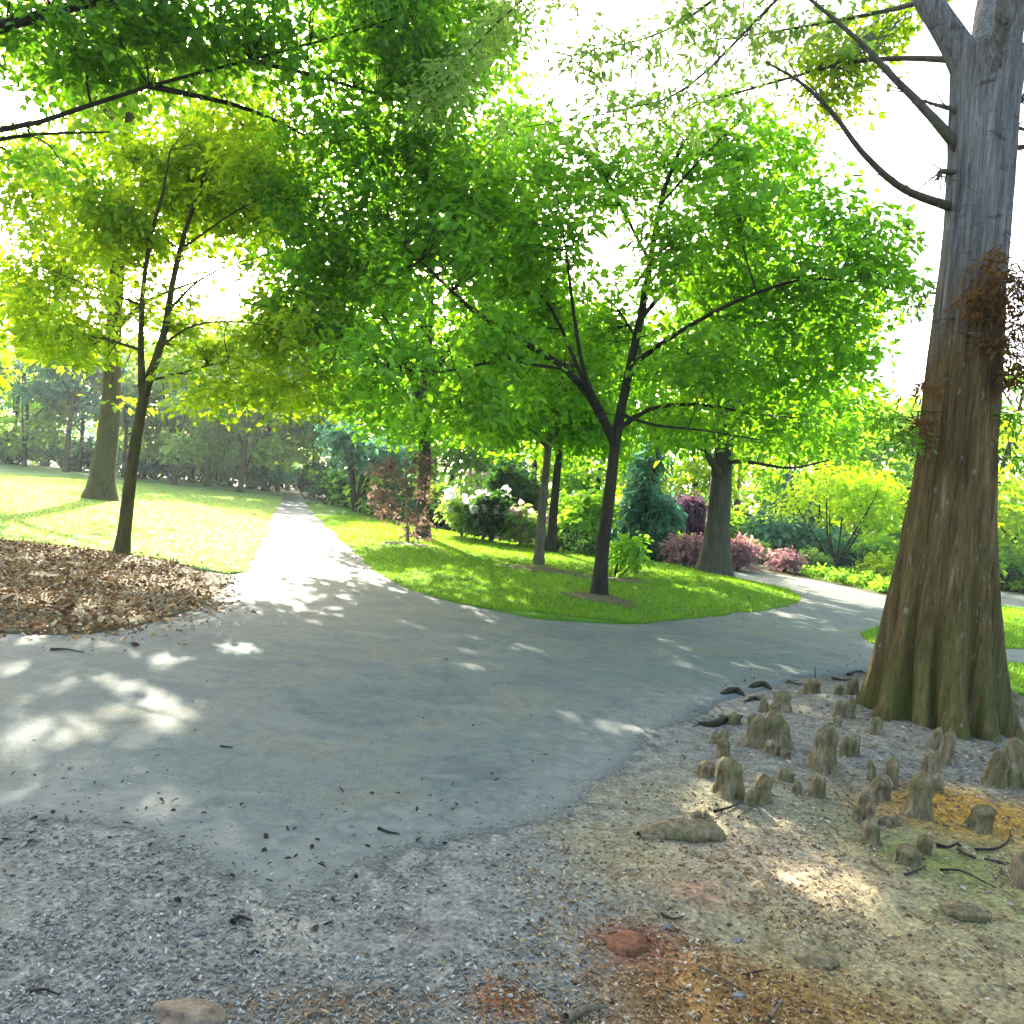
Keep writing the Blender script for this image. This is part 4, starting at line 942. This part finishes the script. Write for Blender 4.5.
# behind the island and to the right
for px, Y, k, sc, lab in [(375, 48, 'green', 1, None), (345, 58, 'deep', .95, None), (440, 44, 'green', 1, None), (500, 40, 'deep', .85, None), (470, 55, 'deep', 1, None), (540, 38, 'green', .85, None), (590, 44, 'green', 1, None), (640, 48, 'deep', .9, None),
    (690, 40, 'lime', 1, None), (735, 46, 'green', .95, None), (780, 50, 'lime', 1.0, None), (820, 42, 'green', .8, None), (865, 46, 'lime', 1.05, None), (905, 40, 'green', .8, None), (950, 44, 'lime', .9, None), (1010, 34, 'green', .85, 'full green tree right of the cypress trunk'), (1050, 30, 'lime', .8, 'yellow green tree with a leaning trunk at the right edge'),
    (1110, 36, 'green', 1, None), (1200, 32, 'deep', 1, None), (1310, 34, 'green', 1, None), (1450, 36, 'deep', 1, None), (560, 62, 'deep', 1, None), (650, 66, 'green', 1, None), (740, 64, 'deep', .95, None), (830, 62, 'green', .95, None), (920, 60, 'deep', .9, None), (1000, 58, 'green', .95, None), (400, 70, 'deep', 1, None), (1090, 60, 'deep', 1, None), (1220, 60, 'green', 1, None)]: placep(k, px, Y, sc, lab)
for k in protos:
    if k not in used: bpy.data.objects.remove(protos[k])

# undergrowth along the woods' edge: copied bushes
def under(leaf, seed):
    w, hh = 2.0, 1.7
    B = np.zeros(3); root = thing('undergrowth_bush', 'bush', 'bush', B); mb = MB(); cps = []; LP = []; LR = []
    for i in range(9):
        a = rng.uniform(0, 6.28); q = rng.uniform(.2, .75); c = np.array((math.cos(a) * q * w, math.sin(a) * q * w, rng.uniform(.3, .8) * hh))
        cps.append((c, (w * .45, w * .45, hh * .26)))
        pl, rad = branch_tube(mb, [B - (0, 0, .05), c * .5 + (0, 0, -.1), c], .035, .01, 5, .05, 8); LP.append(pl); LR.append(rad)
    V, Fq, sp = crown_leaves(cps, 1500, .24, .55, .4, 9, do_carve=False)
    ok = V.reshape(-1, 6, 3)[:, :, 2].min(1) > -.05; V = V.reshape(-1, 6, 3)[ok].reshape(-1, 3); m = int(ok.sum()); i = np.arange(m)[:, None] * 6
    mb.build('stem', M['bark_dark'], root); mesh_np('foliage', V, np.vstack([i + np.array([[0, 3, 2, 1]]), i + np.array([[0, 5, 4, 3]])]), leaf, root)
    return root
UP = {k: under(M['leaf_' + k], i) for i, k in enumerate(('teal', 'dark', 'mid', 'grey', 'lime'))}
UU = set()
UL = {'teal': 'low blue green bush in the undergrowth of the far woods', 'dark': 'low dark green bush in the shade of the woods', 'mid': 'low mid green bush in the undergrowth behind the beds', 'grey': 'low grey green bush in the undergrowth of the far woods', 'lime': 'low yellow green bush lit by the sun in the undergrowth'}
def under_at(k, px, Y, sc):
    o = UP[k] if k not in UU else copy_tree(UP[k]); UU.add(k)
    x = ray(px, 512).x / ray(px, 512).y * Y
    o.location = (x, Y, gz(x, Y) - .03); o.rotation_euler = (0, 0, rng.uniform(0, 6.28)); o.scale = (sc * rng.uniform(.9, 1.3), sc, sc * rng.uniform(.8, 1.1))
    o['label'] = UL[k]; o['group'] = k.replace('mid', 'mid green').replace('teal', 'blue green').replace('dark', 'dark green').replace('grey', 'grey green').replace('lime', 'yellow green') + ' undergrowth bushes'
for i in range(84):
    px = -360 + i * 19.5 + rng.uniform(-10, 10)
    if 268 < px < 318: continue
    left = px < 330
    Y = rng.uniform(58, 72) if left else rng.uniform(33, 46)
    k = ['teal', 'grey', 'teal', 'dark', 'grey'][i % 5] if left else ['dark', 'mid', 'mid', 'lime', 'dark', 'teal'][i % 6]
    under_at(k, px, Y, rng.uniform(.8, 1.2) * (1.55 if left else 1.1))
for px in (282, 300, 318, 336): under_at('dark', px, 80, 1.6)
for px, Y, k, sc in ((625, 31, 'dark', .8), (600, 33, 'mid', .8), (530, 33, 'dark', 1), (640, 33, 'lime', .6), (760, 32, 'mid', .6), (800, 34, 'teal', 1), (850, 36, 'dark', 1.1), (880, 34, 'mid', 1), (930, 33, 'mid', 1.0), (440, 32, 'dark', 1.0), (400, 34, 'dark', 1.0), (1000, 31, 'mid', .9), (1040, 31, 'dark', 1), (330, 46, 'dark', 1.0), (380, 38, 'mid', .9)): under_at(k, px, Y, sc)

# distant wood closing the view all round: one mass
def far_woods():
    cs = []
    for i in range(170):
        a = R(-180 + 360 * i / 170 + rng.uniform(-.8, .8)); r = rng.uniform(95, 125); low = 1 if -62 < math.degrees(a) < -8 else 1.6
        x, y = math.sin(a) * r, math.cos(a) * r
        for j in range(3):
            hh = rng.uniform(3, 8) * low; cs.append((np.array((x + rng.normal(0, 3), y + rng.normal(0, 3), hh * (.3 + .35 * j))), (4.5, 4.5, 2.4 * low)))
    V, Fq, sp = crown_leaves(cs, 60000, .8, .6, 1.5, 10, do_carve=False)
    o = mesh_np('distant_woods', V, Fq, M['leaf_teal']); o['kind'] = 'stuff'
far_woods()

# ------------------------------------------------------------------ the bald cypress
def cypress():
    B = np.array((CYP[0], CYP[1], h1(*CYP)))
    root = thing('cypress_tree', 'massive cypress with fluted buttressed trunk and bare limbs at the right of the view', 'tree', B)
    Y0 = B[1]
    prof = [(735, 938, 126), (715, 938, 121), (690, 938, 114), (650, 940, 104), (600, 944, 93), (560, 948, 86), (500, 953, 75), (440, 958, 69), (380, 963, 65), (300, 970, 61), (230, 976, 57), (160, 981, 57), (110, 984, 58), (75, 987, 62), (55, 988, 60)]
    ctr = np.array([P(x, y, Y0) for y, x, w in prof]); rad = np.array([w * .5 * Y0 / F for y, x, w in prof])
    ctr[0, 2] = B[2] - .1; z = ctr[:, 2]
    n, K = 240, 240
    zz = np.concatenate([np.linspace(z[0], z[0] + 1.2, 90), np.linspace(z[0] + 1.2, z[-1], n - 89)[1:]])
    cx = np.interp(zz, z, ctr[:, 0]); cy = np.interp(zz, z, ctr[:, 1]); rr = np.interp(zz, z, rad)
    th = np.arange(K) * 2 * math.pi / K
    TH, ZZ = np.meshgrid(th, zz)
    hz = ZZ - B[2]
    lobes = [(.25, .2), (1.1, .2), (1.95, .2), (2.75, .2), (3.4, .2), (3.95, .17), (4.45, .23), (5.0, .18), (5.55, .2)]
    fl = np.full(TH.shape, -.62)
    for a, w in lobes:
        q = (TH - a + .05 * np.sin(hz * 2 + a * 3) + math.pi) % (2 * math.pi) - math.pi
        fl = np.maximum(fl, np.exp(-(q / w) ** 4) * 1.0 - .62 + .12 * np.cos(a * 7))
    amp = .34 * np.exp(-np.maximum(hz, 0) / .75) + .05
    Rr = rr[:, None] * (1 + amp * fl + .05 * np.exp(-np.maximum(hz, 0) / .18))
    ridge = fbm(np.cos(TH) * 11 + .35 * np.sin(ZZ * 1.7), np.sin(TH) * 11 + ZZ * .55, 101, 4) - .5
    ridge2 = fbm(np.cos(TH) * 3 + 7, np.sin(TH) * 3 + ZZ * 1.2, 105, 4) - .5
    Rr = Rr + ridge * .042 + ridge2 * .05
    # seam closes cleanly: blend the ridge noise near the join
    X = cx[:, None] + np.cos(TH) * Rr; Yv = cy[:, None] + np.sin(TH) * Rr
    V = np.stack([X, Yv, ZZ], -1).reshape(-1, 3)
    i = np.arange(n)[:, None] * K; i = i[:-1]; j = np.arange(K)[None, :]; j2 = (j + 1) % K
    mb = MB(); mb.add(V, np.stack([i + j, i + j2, i + K + j2, i + K + j], -1).reshape(-1, 4))
    top = ctr[-1]
    up = []
    for q, a, b in [([(976, 85, 0), (962, 55, .05), (942, 22, .1), (922, -8, .15), (900, -60, .3), (880, -140, .5)], .15, .06),
                    ([(990, 85, .1), (986, 50, .3), (990, 0, .6), (996, -80, .8), (1000, -200, 1)], .17, .08),
                    ([(1000, 85, 0), (1006, 50, -.1), (1016, 5, -.2), (1034, -60, -.4), (1050, -160, -.5)], .14, .06),
                    ([(992, 80, -.15), (1000, 45, -.3), (1006, 0, -.5), (1008, -70, -.7)], .10, .05)]:
        pl, r_ = branch_tube(mb, [P(x, y, Y0 + d) for x, y, d in q], a, b, 12, .08, 18); up.append((pl, r_))
    brs = [([(950, 206, 0), (925, 198, -.1), (896, 184, -.25), (862, 152, -.4), (832, 112, -.5), (800, 82, -.5), (766, 62, -.55)], .043, .008),
           ([(960, 150, 0), (940, 126, .0), (916, 100, .1), (888, 72, .2), (858, 40, .3), (804, -6, .5)], .05, .015),
           ([(958, 110, 0), (940, 106, .1), (914, 98, .2)], .028, .008),
           ([(1004, 150, 0), (1030, 146, -.1), (1070, 140, -.2)], .03, .01), ([(1003, 122, 0), (1026, 130, .1), (1060, 136, .1)], .022, .008), ([(1005, 105, 0), (1030, 98, .1), (1080, 90, .1)], .03, .01),
           ([(952, 172, -.05), (940, 172, -.1), (938, 180, -.1)], .028, .012),
           ([(960, 60, .1), (905, 58, .8), (850, 62, 1.4), (800, 75, 1.9), (740, 92, 2.3), (690, 108, 2.6), (640, 136, 2.8)], .03, .006),
           ([(930, 0, .15), (880, 12, .8), (830, 22, 1.2), (770, 32, 1.6), (700, 42, 2.0)], .028, .006),
           ([(880, -140, .5), (780, -60, 1.4), (700, 10, 2.0), (640, 40, 2.4), (560, 55, 2.8)], .03, .006),
           ([(900, -60, .3), (800, -20, 1.0), (690, 85, 1.6), (620, 110, 2.1), (520, 128, 2.6)], .024, .005),
           ([(870, -160, .5), (700, -120, 1.6), (560, -30, 2.4), (480, 40, 3.0), (430, 100, 3.4)], .03, .005)]
    LP = []; LR = []; BO = []; tw = MB()
    for q, a, b in brs:
        m2 = MB(); pl, r_ = branch_tube(m2, [P(x, y, Y0 + d) for x, y, d in q], a, b, 8, .1, 20)
        LP.append(pl); LR.append(r_)
        # side twigs
        for t in range(len(pl) // 3):
            k = rng.integers(4, len(pl)); d = (pl[k] - pl[k - 1]); d = d / np.linalg.norm(d) + rng.normal(0, .7, 3); L = rng.uniform(.15, .55)
            branch_tube(m2, [pl[k], pl[k] + d * L * .5, pl[k] + d * L + (0, 0, -.05)], min(r_[k] * .5, .008), .002, 4, 0, 5)
        BO.append(m2.build('branch', M['bark_grey'], root, True, B))
    # sparse feathery leaves on the long limbs
    for q, dens in ((7, 70), (8, 90), (9, 180), (10, 170), (11, 260)):
        pl = LP[q]; k = rng.integers(len(pl) // 4, len(pl), dens)
        cps = [(p, (.13, .13, .06)) for p in pl[k] + rng.normal(0, .16, (dens, 3)) + np.array((0, 0, -.06))]
        V, Fq, s2 = crown_leaves(cps, dens * 12, .085, .42, .16, 9, hang=.3, do_carve=False)
        mesh_np('foliage', V - B[None], Fq, M['leaf_grey'], BO[q])
    # the fresh yellow green tuft lit against the sky
    cps = [cl(x, y, Y0 + 1.6 + d, rx, ry, .5) for x, y, d, rx, ry in [(850, 60, 0, 40, 28), (880, 30, .3, 30, 22), (835, 95, .2, 34, 22), (870, 105, 0, 30, 18), (905, 15, .2, 30, 14), (820, 45, .3, 20, 16)]]
    V, Fq, s2 = crown_leaves(cps, 2600, .075, .5, .16, 9, do_carve=False)
    add_twigs(tw, LP, LR, s2, .5, .006)
    o = mesh_np('fresh_foliage', V - B[None], Fq, M['leaf_yellow'], BO[7]); o['label'] = 'bright yellow green tuft of new foliage'
    # rusty sprays hanging on the trunk
    cps = [cl(x, y, Y0 + d, rx, ry, .16) for x, y, d, rx, ry in [(985, 300, -.40, 24, 18), (1005, 335, -.40, 24, 20), (1000, 262, -.4, 22, 24), (1024, 290, -.45, 24, 40), (1020, 370, -.4, 22, 26), (1012, 240, -.3, 20, 14), (925, 385, -.32, 14, 10), (935, 330, -.32, 12, 9), (918, 425, -.30, 14, 8), (960, 345, -.40, 20, 10)]]
    V, Fq, s2 = crown_leaves(cps, 4200, .05, .28, .12, 12, hang=.4, do_carve=False, droop=.5)
    o = mesh_np('rusty_foliage', V - B[None], Fq, M['leaf_rust'], root); o['label'] = 'rust brown drooping foliage over the trunk'
    for c, r in cps:
        for _ in range(3):
            a = np.array((np.interp(c[2], zz, cx), np.interp(c[2], zz, cy), c[2] + .1)); branch_tube(tw, [a, a * .5 + c * .5 + (0, 0, .1), c + rng.normal(0, .1, 3)], .012, .003, 5, 0, 6)
    # green sprays at the trunk's sides
    cps = [cl(x, y, Y0 + d, rx, ry, .2) for x, y, d, rx, ry in [(905, 240, .3, 26, 16), (915, 300, .3, 14, 24), (900, 440, -.3, 22, 10), (885, 420, -.2, 18, 8), (1005, 455, -.2, 22, 12), (1010, 420, -.2, 18, 10)]]
    V, Fq, s2 = crown_leaves(cps, 1300, .055, .3, .14, 9, hang=.4, do_carve=False)
    mesh_np('side_foliage', V - B[None], Fq, M['leaf_deep'], root)
    LPt = [np.column_stack([cx, cy, zz])[70:]]; add_twigs(tw, LPt, [np.full(len(LPt[0]), .02)], s2, .5, .006)
    mb.add(np.vstack(tw.v), np.vstack(tw.f)); mb.build('trunk', M['cypress'], root, True, B)
    # the crown far overhead
    cps = [(top + np.array((rng.normal(0, 2.2), rng.normal(.5, 2.0), rng.uniform(3, 8.5))), (1.3, 1.3, .8)) for _ in range(16)]
    V, Fq, s2 = crown_leaves(cps, 9000, .12, .4, .4, 10)
    mesh_np('crown', V - B[None], Fq, M['leaf_mid'], root)
cypress()

# ------------------------------------------------------------------ cypress knees
KG = 'cypress knees rising round the trunk'
def knee(px, py, hpx, wpx, label, tops=1, seed=0):
    st = np.random.default_rng(seed + 200)
    x, y = at(px, py); z = h1(x, y); s = math.hypot(x, y) / F; H = hpx * s * .88; W = wpx * s * .49
    mb = MB()
    spots = [(0, 0, 1)] + [(st.uniform(.5, 1.0) * (1 if i % 2 else -1), st.uniform(-.3, .3), st.uniform(.55, .9)) for i in range(tops - 1)]
    for ox, oy, hs in spots:
        K, n = 44, 30
        t = np.linspace(0, 1, n); hh = H * hs; w = W * (1 if tops == 1 else .72)
        prof = np.sqrt(np.clip(1 - np.clip((t - .72) / .28, 0, 1) ** 2, 0, 1)) * (.56 + .50 * (1 - t) ** 2.2 + .55 * np.exp(-t / .09) + .10 * np.exp(-((t - .78) / .13) ** 2))
        th = np.arange(K) * 2 * math.pi / K; TH, T = np.meshgrid(th, t)
        r = w * prof[:, None] * (1 + .30 * (fbm(np.cos(TH) * 1.3 + seed, np.sin(TH) * 1.3 + T * 2.2, seed, 3) - .5) * 2 + .20 * np.cos(3 * TH + seed) * (1 - T) ** 1.2 + .42 * (fbm(np.cos(TH) * 4.5 + seed * 3, np.sin(TH) * 4.5 + T * 1.6, seed + 60, 3) - .5))
        lx, ly = st.normal(0, .12, 2) * hh
        X = ox * W + np.cos(TH) * r + lx * T ** 1.5; Yv = oy * W + np.sin(TH) * r * .95 + ly * T ** 1.5
        Z = T * (hh + .05) - .05 + hh * .16 * (fbm(np.cos(TH) * 1.8 + seed, np.sin(TH) * 1.8, seed + 31, 3) - .5) * T
        V = np.stack([X, Yv, Z], -1).reshape(-1, 3); i = np.arange(n - 1)[:, None] * K; j = np.arange(K)[None, :]; j2 = (j + 1) % K
        mb.add(V, np.stack([i + j, i + j2, i + K + j2, i + K + j], -1).reshape(-1, 4))
    o = mb.build('cypress_knee', M['knee']); o.location = (x, y, z)
    return tag(o, label, 'cypress knee', KG)
KN = [
 (811, 697, 17, 21, 'small knee with a thin twig standing on it, far back by the path edge', 1),
 (836, 703, 10, 11, 'tiny round knee between the twig topped knee and the trunk', 1), (853, 700, 17, 14, 'twin tipped small knee close to the left of the trunk', 2), (863, 703, 9, 9, 'tiniest knee touching the left side of the trunk base', 1),
 (780, 713, 20, 24, 'wide rounded knee in the back row left of centre', 1), (764, 713, 15, 13, 'narrow dark knee attached left of the wide rounded back row knee', 1),
 (847, 726, 19, 18, 'squat flat topped knee left of the trunk', 2), (733, 722, 13, 18, 'low knee at the end of the lying surface root', 1), (752, 725, 12, 14, 'low pale knee behind the broad blocky knee', 1),
 (769, 748, 40, 40, 'broad blocky knee with several knobs on top', 3), (722, 743, 17, 18, 'small knobbly knee left of the broad blocky one', 2),
 (772, 758, 15, 20, 'pale greenish knee at the foot of the broad blocky one', 1), (783, 761, 9, 16, 'dark low knee stump beside the pale greenish one', 1),
 (820, 771, 48, 29, 'tallest single knee, a rounded post standing alone', 1), (835, 736, 11, 11, 'small stub behind the tallest single knee', 1), (852, 760, 22, 19, 'dark knee right of the tallest single knee', 2),
 (876, 744, 18, 14, 'slim knee in front of the trunk left buttress', 1), (724, 757, 22, 19, 'reddish brown knee behind the big left front knee', 1), (704, 776, 18, 24, 'leftmost low rounded knee', 1),
 (729, 796, 42, 36, 'big rounded knee at the left front of the group', 1), (761, 803, 29, 22, 'oval knee right of the big left front knee', 1), (749, 806, 18, 16, 'small conical knee between the big left front knee and the oval one', 1),
 (785, 786, 14, 20, 'flat small knee between the oval knee and the tall post', 1), (796, 799, 13, 13, 'small round knee joined to the left of a leaning knee', 1), (817, 798, 25, 18, 'leaning knee below the tall post', 1),
 (931, 757, 22, 11, 'left slender knee of the close trio in front of the trunk', 1), (947, 770, 33, 13, 'right and tallest slender knee of the close trio in front of the trunk', 1), (939, 766, 27, 10, 'middle slender knee of the close trio in front of the trunk', 1),
 (934, 775, 20, 12, 'short stub in front of the slender trio', 1), (926, 783, 23, 13, 'pointed knee just left below the slender trio', 1),
 (890, 789, 29, 16, 'upright brown knee with a rounded tip in the middle group', 1), (872, 784, 19, 10, 'thin knee at the left of the middle group', 1), (878, 800, 27, 24, 'tent shaped knee in the middle group', 1),
 (916, 818, 43, 29, 'large bottle shaped knee standing before the trunk', 1), (935, 799, 21, 20, 'knee with a side knob right behind the bottle shaped one', 2),
 (860, 813, 21, 16, 'dark knee on the left rim of the middle group', 1), (866, 823, 20, 17, 'two tiered knee on the left rim of the middle group', 2), (872, 846, 27, 23, 'mossy front knee at the lower left of the middle group', 1),
 (977, 829, 25, 27, 'wide cone shaped knee on the orange soil', 1), (992, 791, 37, 20, 'left post of the joined wall of knees at the right', 1), (1006, 792, 25, 22, 'low saddle between the joined knees at the right', 1), (1021, 793, 42, 26, 'right post of the joined wall of knees, cut by the frame', 1),
 (924, 856, 19, 17, 'small hooked knee at the front beside the mossy patch', 1), (908, 869, 19, 30, 'flat wedge shaped knee nearest the viewer', 1),
 (1015, 723, 12, 15, 'small knee right of the trunk base', 1), (1011, 704, 9, 14, 'low dark stub right of the trunk, behind the small knee', 1), (1021, 890, 30, 30, 'dark mossy knee at the lower right edge of the view', 1), (898, 828, 11, 24, 'low dark broken knee left of the bottle shaped one', 2)]
for i, (px, py, h_, w_, lab, tp) in enumerate(KN): knee(px, py, h_, w_, lab, tp, i)

# roots, stones, sticks
def root_mound(name, label, cat, pts, r, mat):
    P3 = []
    for px, py, up in pts:
        x, y = at(px, py); P3.append(np.array((x, y, h1(x, y) + up)))
    mb = MB(); pl = smooth_line(P3, 22); t = np.linspace(0, 1, len(pl)); c = P3[0]
    rad = r * (.25 + .75 * np.sin(math.pi * np.clip(t * .9 + .1, 0, 1)) ** .7); mb.tube(pl, rad, 12, .2)
    o = mb.build(name, mat, None, True, c); o.location = c; return tag(o, label, cat)
root_mound('surface_root', 'thick bare root lying like a log across the soil at centre right', 'root', [(640, 838, -.01), (665, 834, .0), (690, 836, .012), (712, 838, .02), (726, 842, -.02)], .06, M['knee'])
root_mound('surface_root', 'short root hump just behind the log like root', 'root', [(692, 822, -.03), (702, 820, .0), (716, 825, -.03)], .045, M['knee'])
root_mound('surface_root', 'dark crooked root lying behind the leftmost knees', 'root', [(698, 722, 0), (712, 724, .01), (725, 720, .02), (742, 716, .01)], .035, M['bark_dark'])
root_mound('surface_root', 'dark root piece at the path edge behind the knees', 'root', [(722, 692, 0), (735, 690, .02), (745, 694, .0)], .035, M['bark_dark'])
root_mound('surface_root', 'second dark root piece at the path edge nearer the trunk', 'root', [(750, 686, 0), (762, 684, .02), (772, 688, .0)], .035, M['bark_dark'])
root_mound('surface_root', 'short dark root right of the wide back row knee', 'root', [(745, 700, 0), (756, 698, .01), (766, 702, 0)], .025, M['bark_dark'])

def stone(px, py, wpx, hpx, mat, label, seed, name='stone', cat='stone'):
    st = np.random.default_rng(seed); x, y = at(px, py); z = h1(x, y); s = math.hypot(x, y, 1.6) / F; w = wpx * s * .5; hh = hpx * s * .5
    K, n = 24, 14; th = np.arange(K) * 2 * math.pi / K; ph = np.linspace(-.35, math.pi / 2 - .02, n); TH, PH = np.meshgrid(th, ph)
    d = np.stack([np.cos(TH) * np.cos(PH), np.sin(TH) * np.cos(PH), np.sin(PH)], -1)
    q = 1 + .9 * (fbm(d[..., 0] * 1.8 + seed, d[..., 1] * 1.8 + d[..., 2] * 1.5, seed, 5) - .5)
    V = (d * q[..., None] * np.array((w, w * .8, hh))).reshape(-1, 3)
    i = np.arange(n - 1)[:, None] * K; j = np.arange(K)[None, :]; j2 = (j + 1) % K
    mb = MB(); mb.add(V, np.stack([i + j, i + j2, i + K + j2, i + K + j], -1).reshape(-1, 4)); o = mb.build(name, mat); o.location = (x, y, z); return tag(o, label, cat)
stone(628, 945, 40, 14, M['stone_red'], 'flat reddish stone half sunk in orange soil at the bottom centre', 1)
stone(190, 1018, 56, 18, M['stone_tan'], 'tan flat stone among grey chips at the bottom left', 2)
stone(962, 920, 34, 14, M['knee'], 'dark lump of soil on the mossy ground at the lower right', 5, 'dirt_clod', 'dirt clod')
stone(818, 962, 34, 14, M['knee'], 'small dark soil lump with moss, below the pale patch', 6, 'dirt_clod', 'dirt clod')
stone(666, 930, 9, 7, M['stone_grey'], 'small pale grey pebble right of the reddish stone', 7, 'pebble', 'pebble')
stone(198, 934, 12, 5, M['stone_grey'], 'small white pebble near the edge of the grey chips', 8, 'pebble', 'pebble')
stone(738, 1002, 11, 7, M['stone_grey'], 'small pale pebble in the orange soil', 9, 'pebble', 'pebble')
stone(738, 938, 10, 6, M['stone_grey'], 'tiny pale pebble on the dull green soil', 10, 'pebble', 'pebble')
def stick(pts, r, mat, label):
    P3 = []
    for px, py in pts:
        x, y = at(px, py); P3.append(np.array((x, y, h1(x, y) + r * .9 + .004)))
    mb = MB(); branch_tube(mb, P3, r, r * .4, 7, .15, 12); o = mb.build('fallen_stick', mat, None, True, P3[0]); o.location = P3[0]
    return tag(o, label, 'stick', 'fallen sticks on the ground')
for pts, r, m_, lab in [
    ([(565, 1026), (585, 1016), (606, 1010)], .016, 'stick_pale', 'pale mossy stick at the bottom edge of the view'),
    ([(697, 973), (715, 979), (735, 990), (746, 999)], .005, 'stick_pale', 'thin tan curved stick on the orange soil'),
    ([(768, 1026), (778, 1016), (781, 1011)], .007, 'stick_pale', 'short tan stick at the bottom edge right of the curved one'),
    ([(714, 816), (728, 813), (741, 806)], .010, 'stick', 'dark stick behind the log like root'), ([(738, 822), (744, 815), (756, 810)], .008, 'stick_pale', 'pale short stick leaning beside the dark stick'),
    ([(870, 868), (880, 876), (888, 882)], .008, 'stick_pale', 'pale stick left of the wedge shaped knee'),
    ([(904, 884), (916, 880), (924, 876)], .006, 'stick', 'thin dark stick in front of the wedge shaped knee'),
    ([(940, 880), (958, 878), (975, 888), (995, 898)], .007, 'stick', 'long dark curved stick across the mossy soil'),
    ([(975, 852), (995, 852), (1008, 843), (1010, 834)], .008, 'stick', 'dark bent twig right of the cone shaped knee'),
    ([(984, 864), (996, 866), (1006, 868)], .006, 'stick', 'short dark twig below the bent one'),
    ([(936, 848), (948, 850), (958, 846)], .012, 'stick', 'thick dark stick fragment beside the hooked knee'), ([(958, 852), (966, 858), (975, 863)], .010, 'stick', 'dark stick fragment sloping away from the thick one'),
    ([(832, 679), (843, 682), (851, 680)], .016, 'stick', 'dark curl of bark on the path left of the trunk'), ([(848, 676), (858, 673), (868, 677)], .016, 'stick', 'dark curl of bark on the path touching the trunk'), ([(788, 680), (796, 684), (802, 684)], .012, 'stick', 'dark bark scrap behind the twig topped knee'),
    ([(378, 830), (388, 834), (399, 836)], .008, 'stick', 'small dark stick lying alone on the path'), ([(50, 652), (66, 652), (84, 655)], .010, 'stick', 'dark twig on the path below the leaf bed'), ([(220, 747), (228, 748), (233, 748)], .006, 'stick', 'tiny dark twig alone on the left of the path'),
    ([(660, 918), (672, 922), (684, 920)], .006, 'stick', 'short dark stick above the pebble by the reddish stone'), ([(745, 982), (757, 978), (768, 976)], .005, 'stick', 'thin dark stick right of the curved tan one'), ([(30, 994), (44, 990), (60, 996)], .006, 'stick', 'dark stick among the grey chips at the lower left'), ([(232, 925), (240, 920), (252, 924)], .010, 'stick', 'dark bark piece at the edge of the grey chips')]:
    stick(pts, r, M[m_], lab)
x, y = at(813, 694); z = h1(x, y)
mb = MB(); branch_tube(mb, [np.array((0, 0, 0.)), np.array((.01, 0, .12)), np.array((0, .01, .22))], .009, .003, 6, .1, 8); o = mb.build('upright_twig', M['stick']); o.location = (x, y + .02, z + .02)
tag(o, 'thin upright twig standing beside a small back row knee', 'twig')

# ------------------------------------------------------------------ air
def haze():
    m, nt, n, l = newmat('air'); p = N(nt, 'ShaderNodeVolumePrincipled'); p.inputs['Color'].default_value = (.86, .95, 1, 1); p.inputs['Density'].default_value = HAZE; p.inputs['Anisotropy'].default_value = .3
    o = N(nt, 'ShaderNodeOutputMaterial'); l.new(p.outputs[0], o.inputs['Volume'])
    a, b, z0, z1 = 1300, 1300, -1.6, 24
    V = np.array([(x, y, z) for z in (z0, z1) for x, y in ((-a, -b), (a, -b), (a, b), (-a, b))])
    o = mesh_np('haze', V, [(3, 2, 1, 0), (4, 5, 6, 7), (0, 1, 5, 4), (1, 2, 6, 5), (2, 3, 7, 6), (3, 0, 4, 7)], m); o['kind'] = 'stuff'
HAZE = .00055
haze()

# ------------------------------------------------------------------ light
w = bpy.data.worlds.new('World'); S.world = w; w.use_nodes = True
nt = w.node_tree; nt.nodes.clear()
sky = nt.nodes.new('ShaderNodeTexSky'); sky.sky_type = 'NISHITA'; sky.sun_disc = False; sky.sun_elevation = SUN_EL; sky.sun_rotation = SUN_AZ
sky.air_density = 1.0; sky.dust_density = 5.0; sky.ozone_density = 1.0
bg = nt.nodes.new('ShaderNodeBackground'); bg.inputs[1].default_value = .15
o = nt.nodes.new('ShaderNodeOutputWorld'); nt.links.new(sky.outputs[0], bg.inputs[0]); nt.links.new(bg.outputs[0], o.inputs[0])
sl = bpy.data.lights.new('sun', 'SUN'); sl.energy = 4.8; sl.angle = R(.45); sl.color = (1, .92, .76)
so = bpy.data.objects.new('sun', sl); C.objects.link(so); so.rotation_mode = 'QUATERNION'; so.rotation_quaternion = SUNV.to_track_quat('Z', 'Y'); so.location = (0, 0, 30)

S.render.engine = 'CYCLES'
S.view_settings.view_transform = 'Standard'; S.view_settings.look = 'None'; S.view_settings.gamma = 1
S.view_settings.exposure = 2.8
S.render.resolution_x = S.render.resolution_y = 1024
S.cycles.max_bounces = 8; S.cycles.diffuse_bounces = 4; S.cycles.transmission_bounces = 5
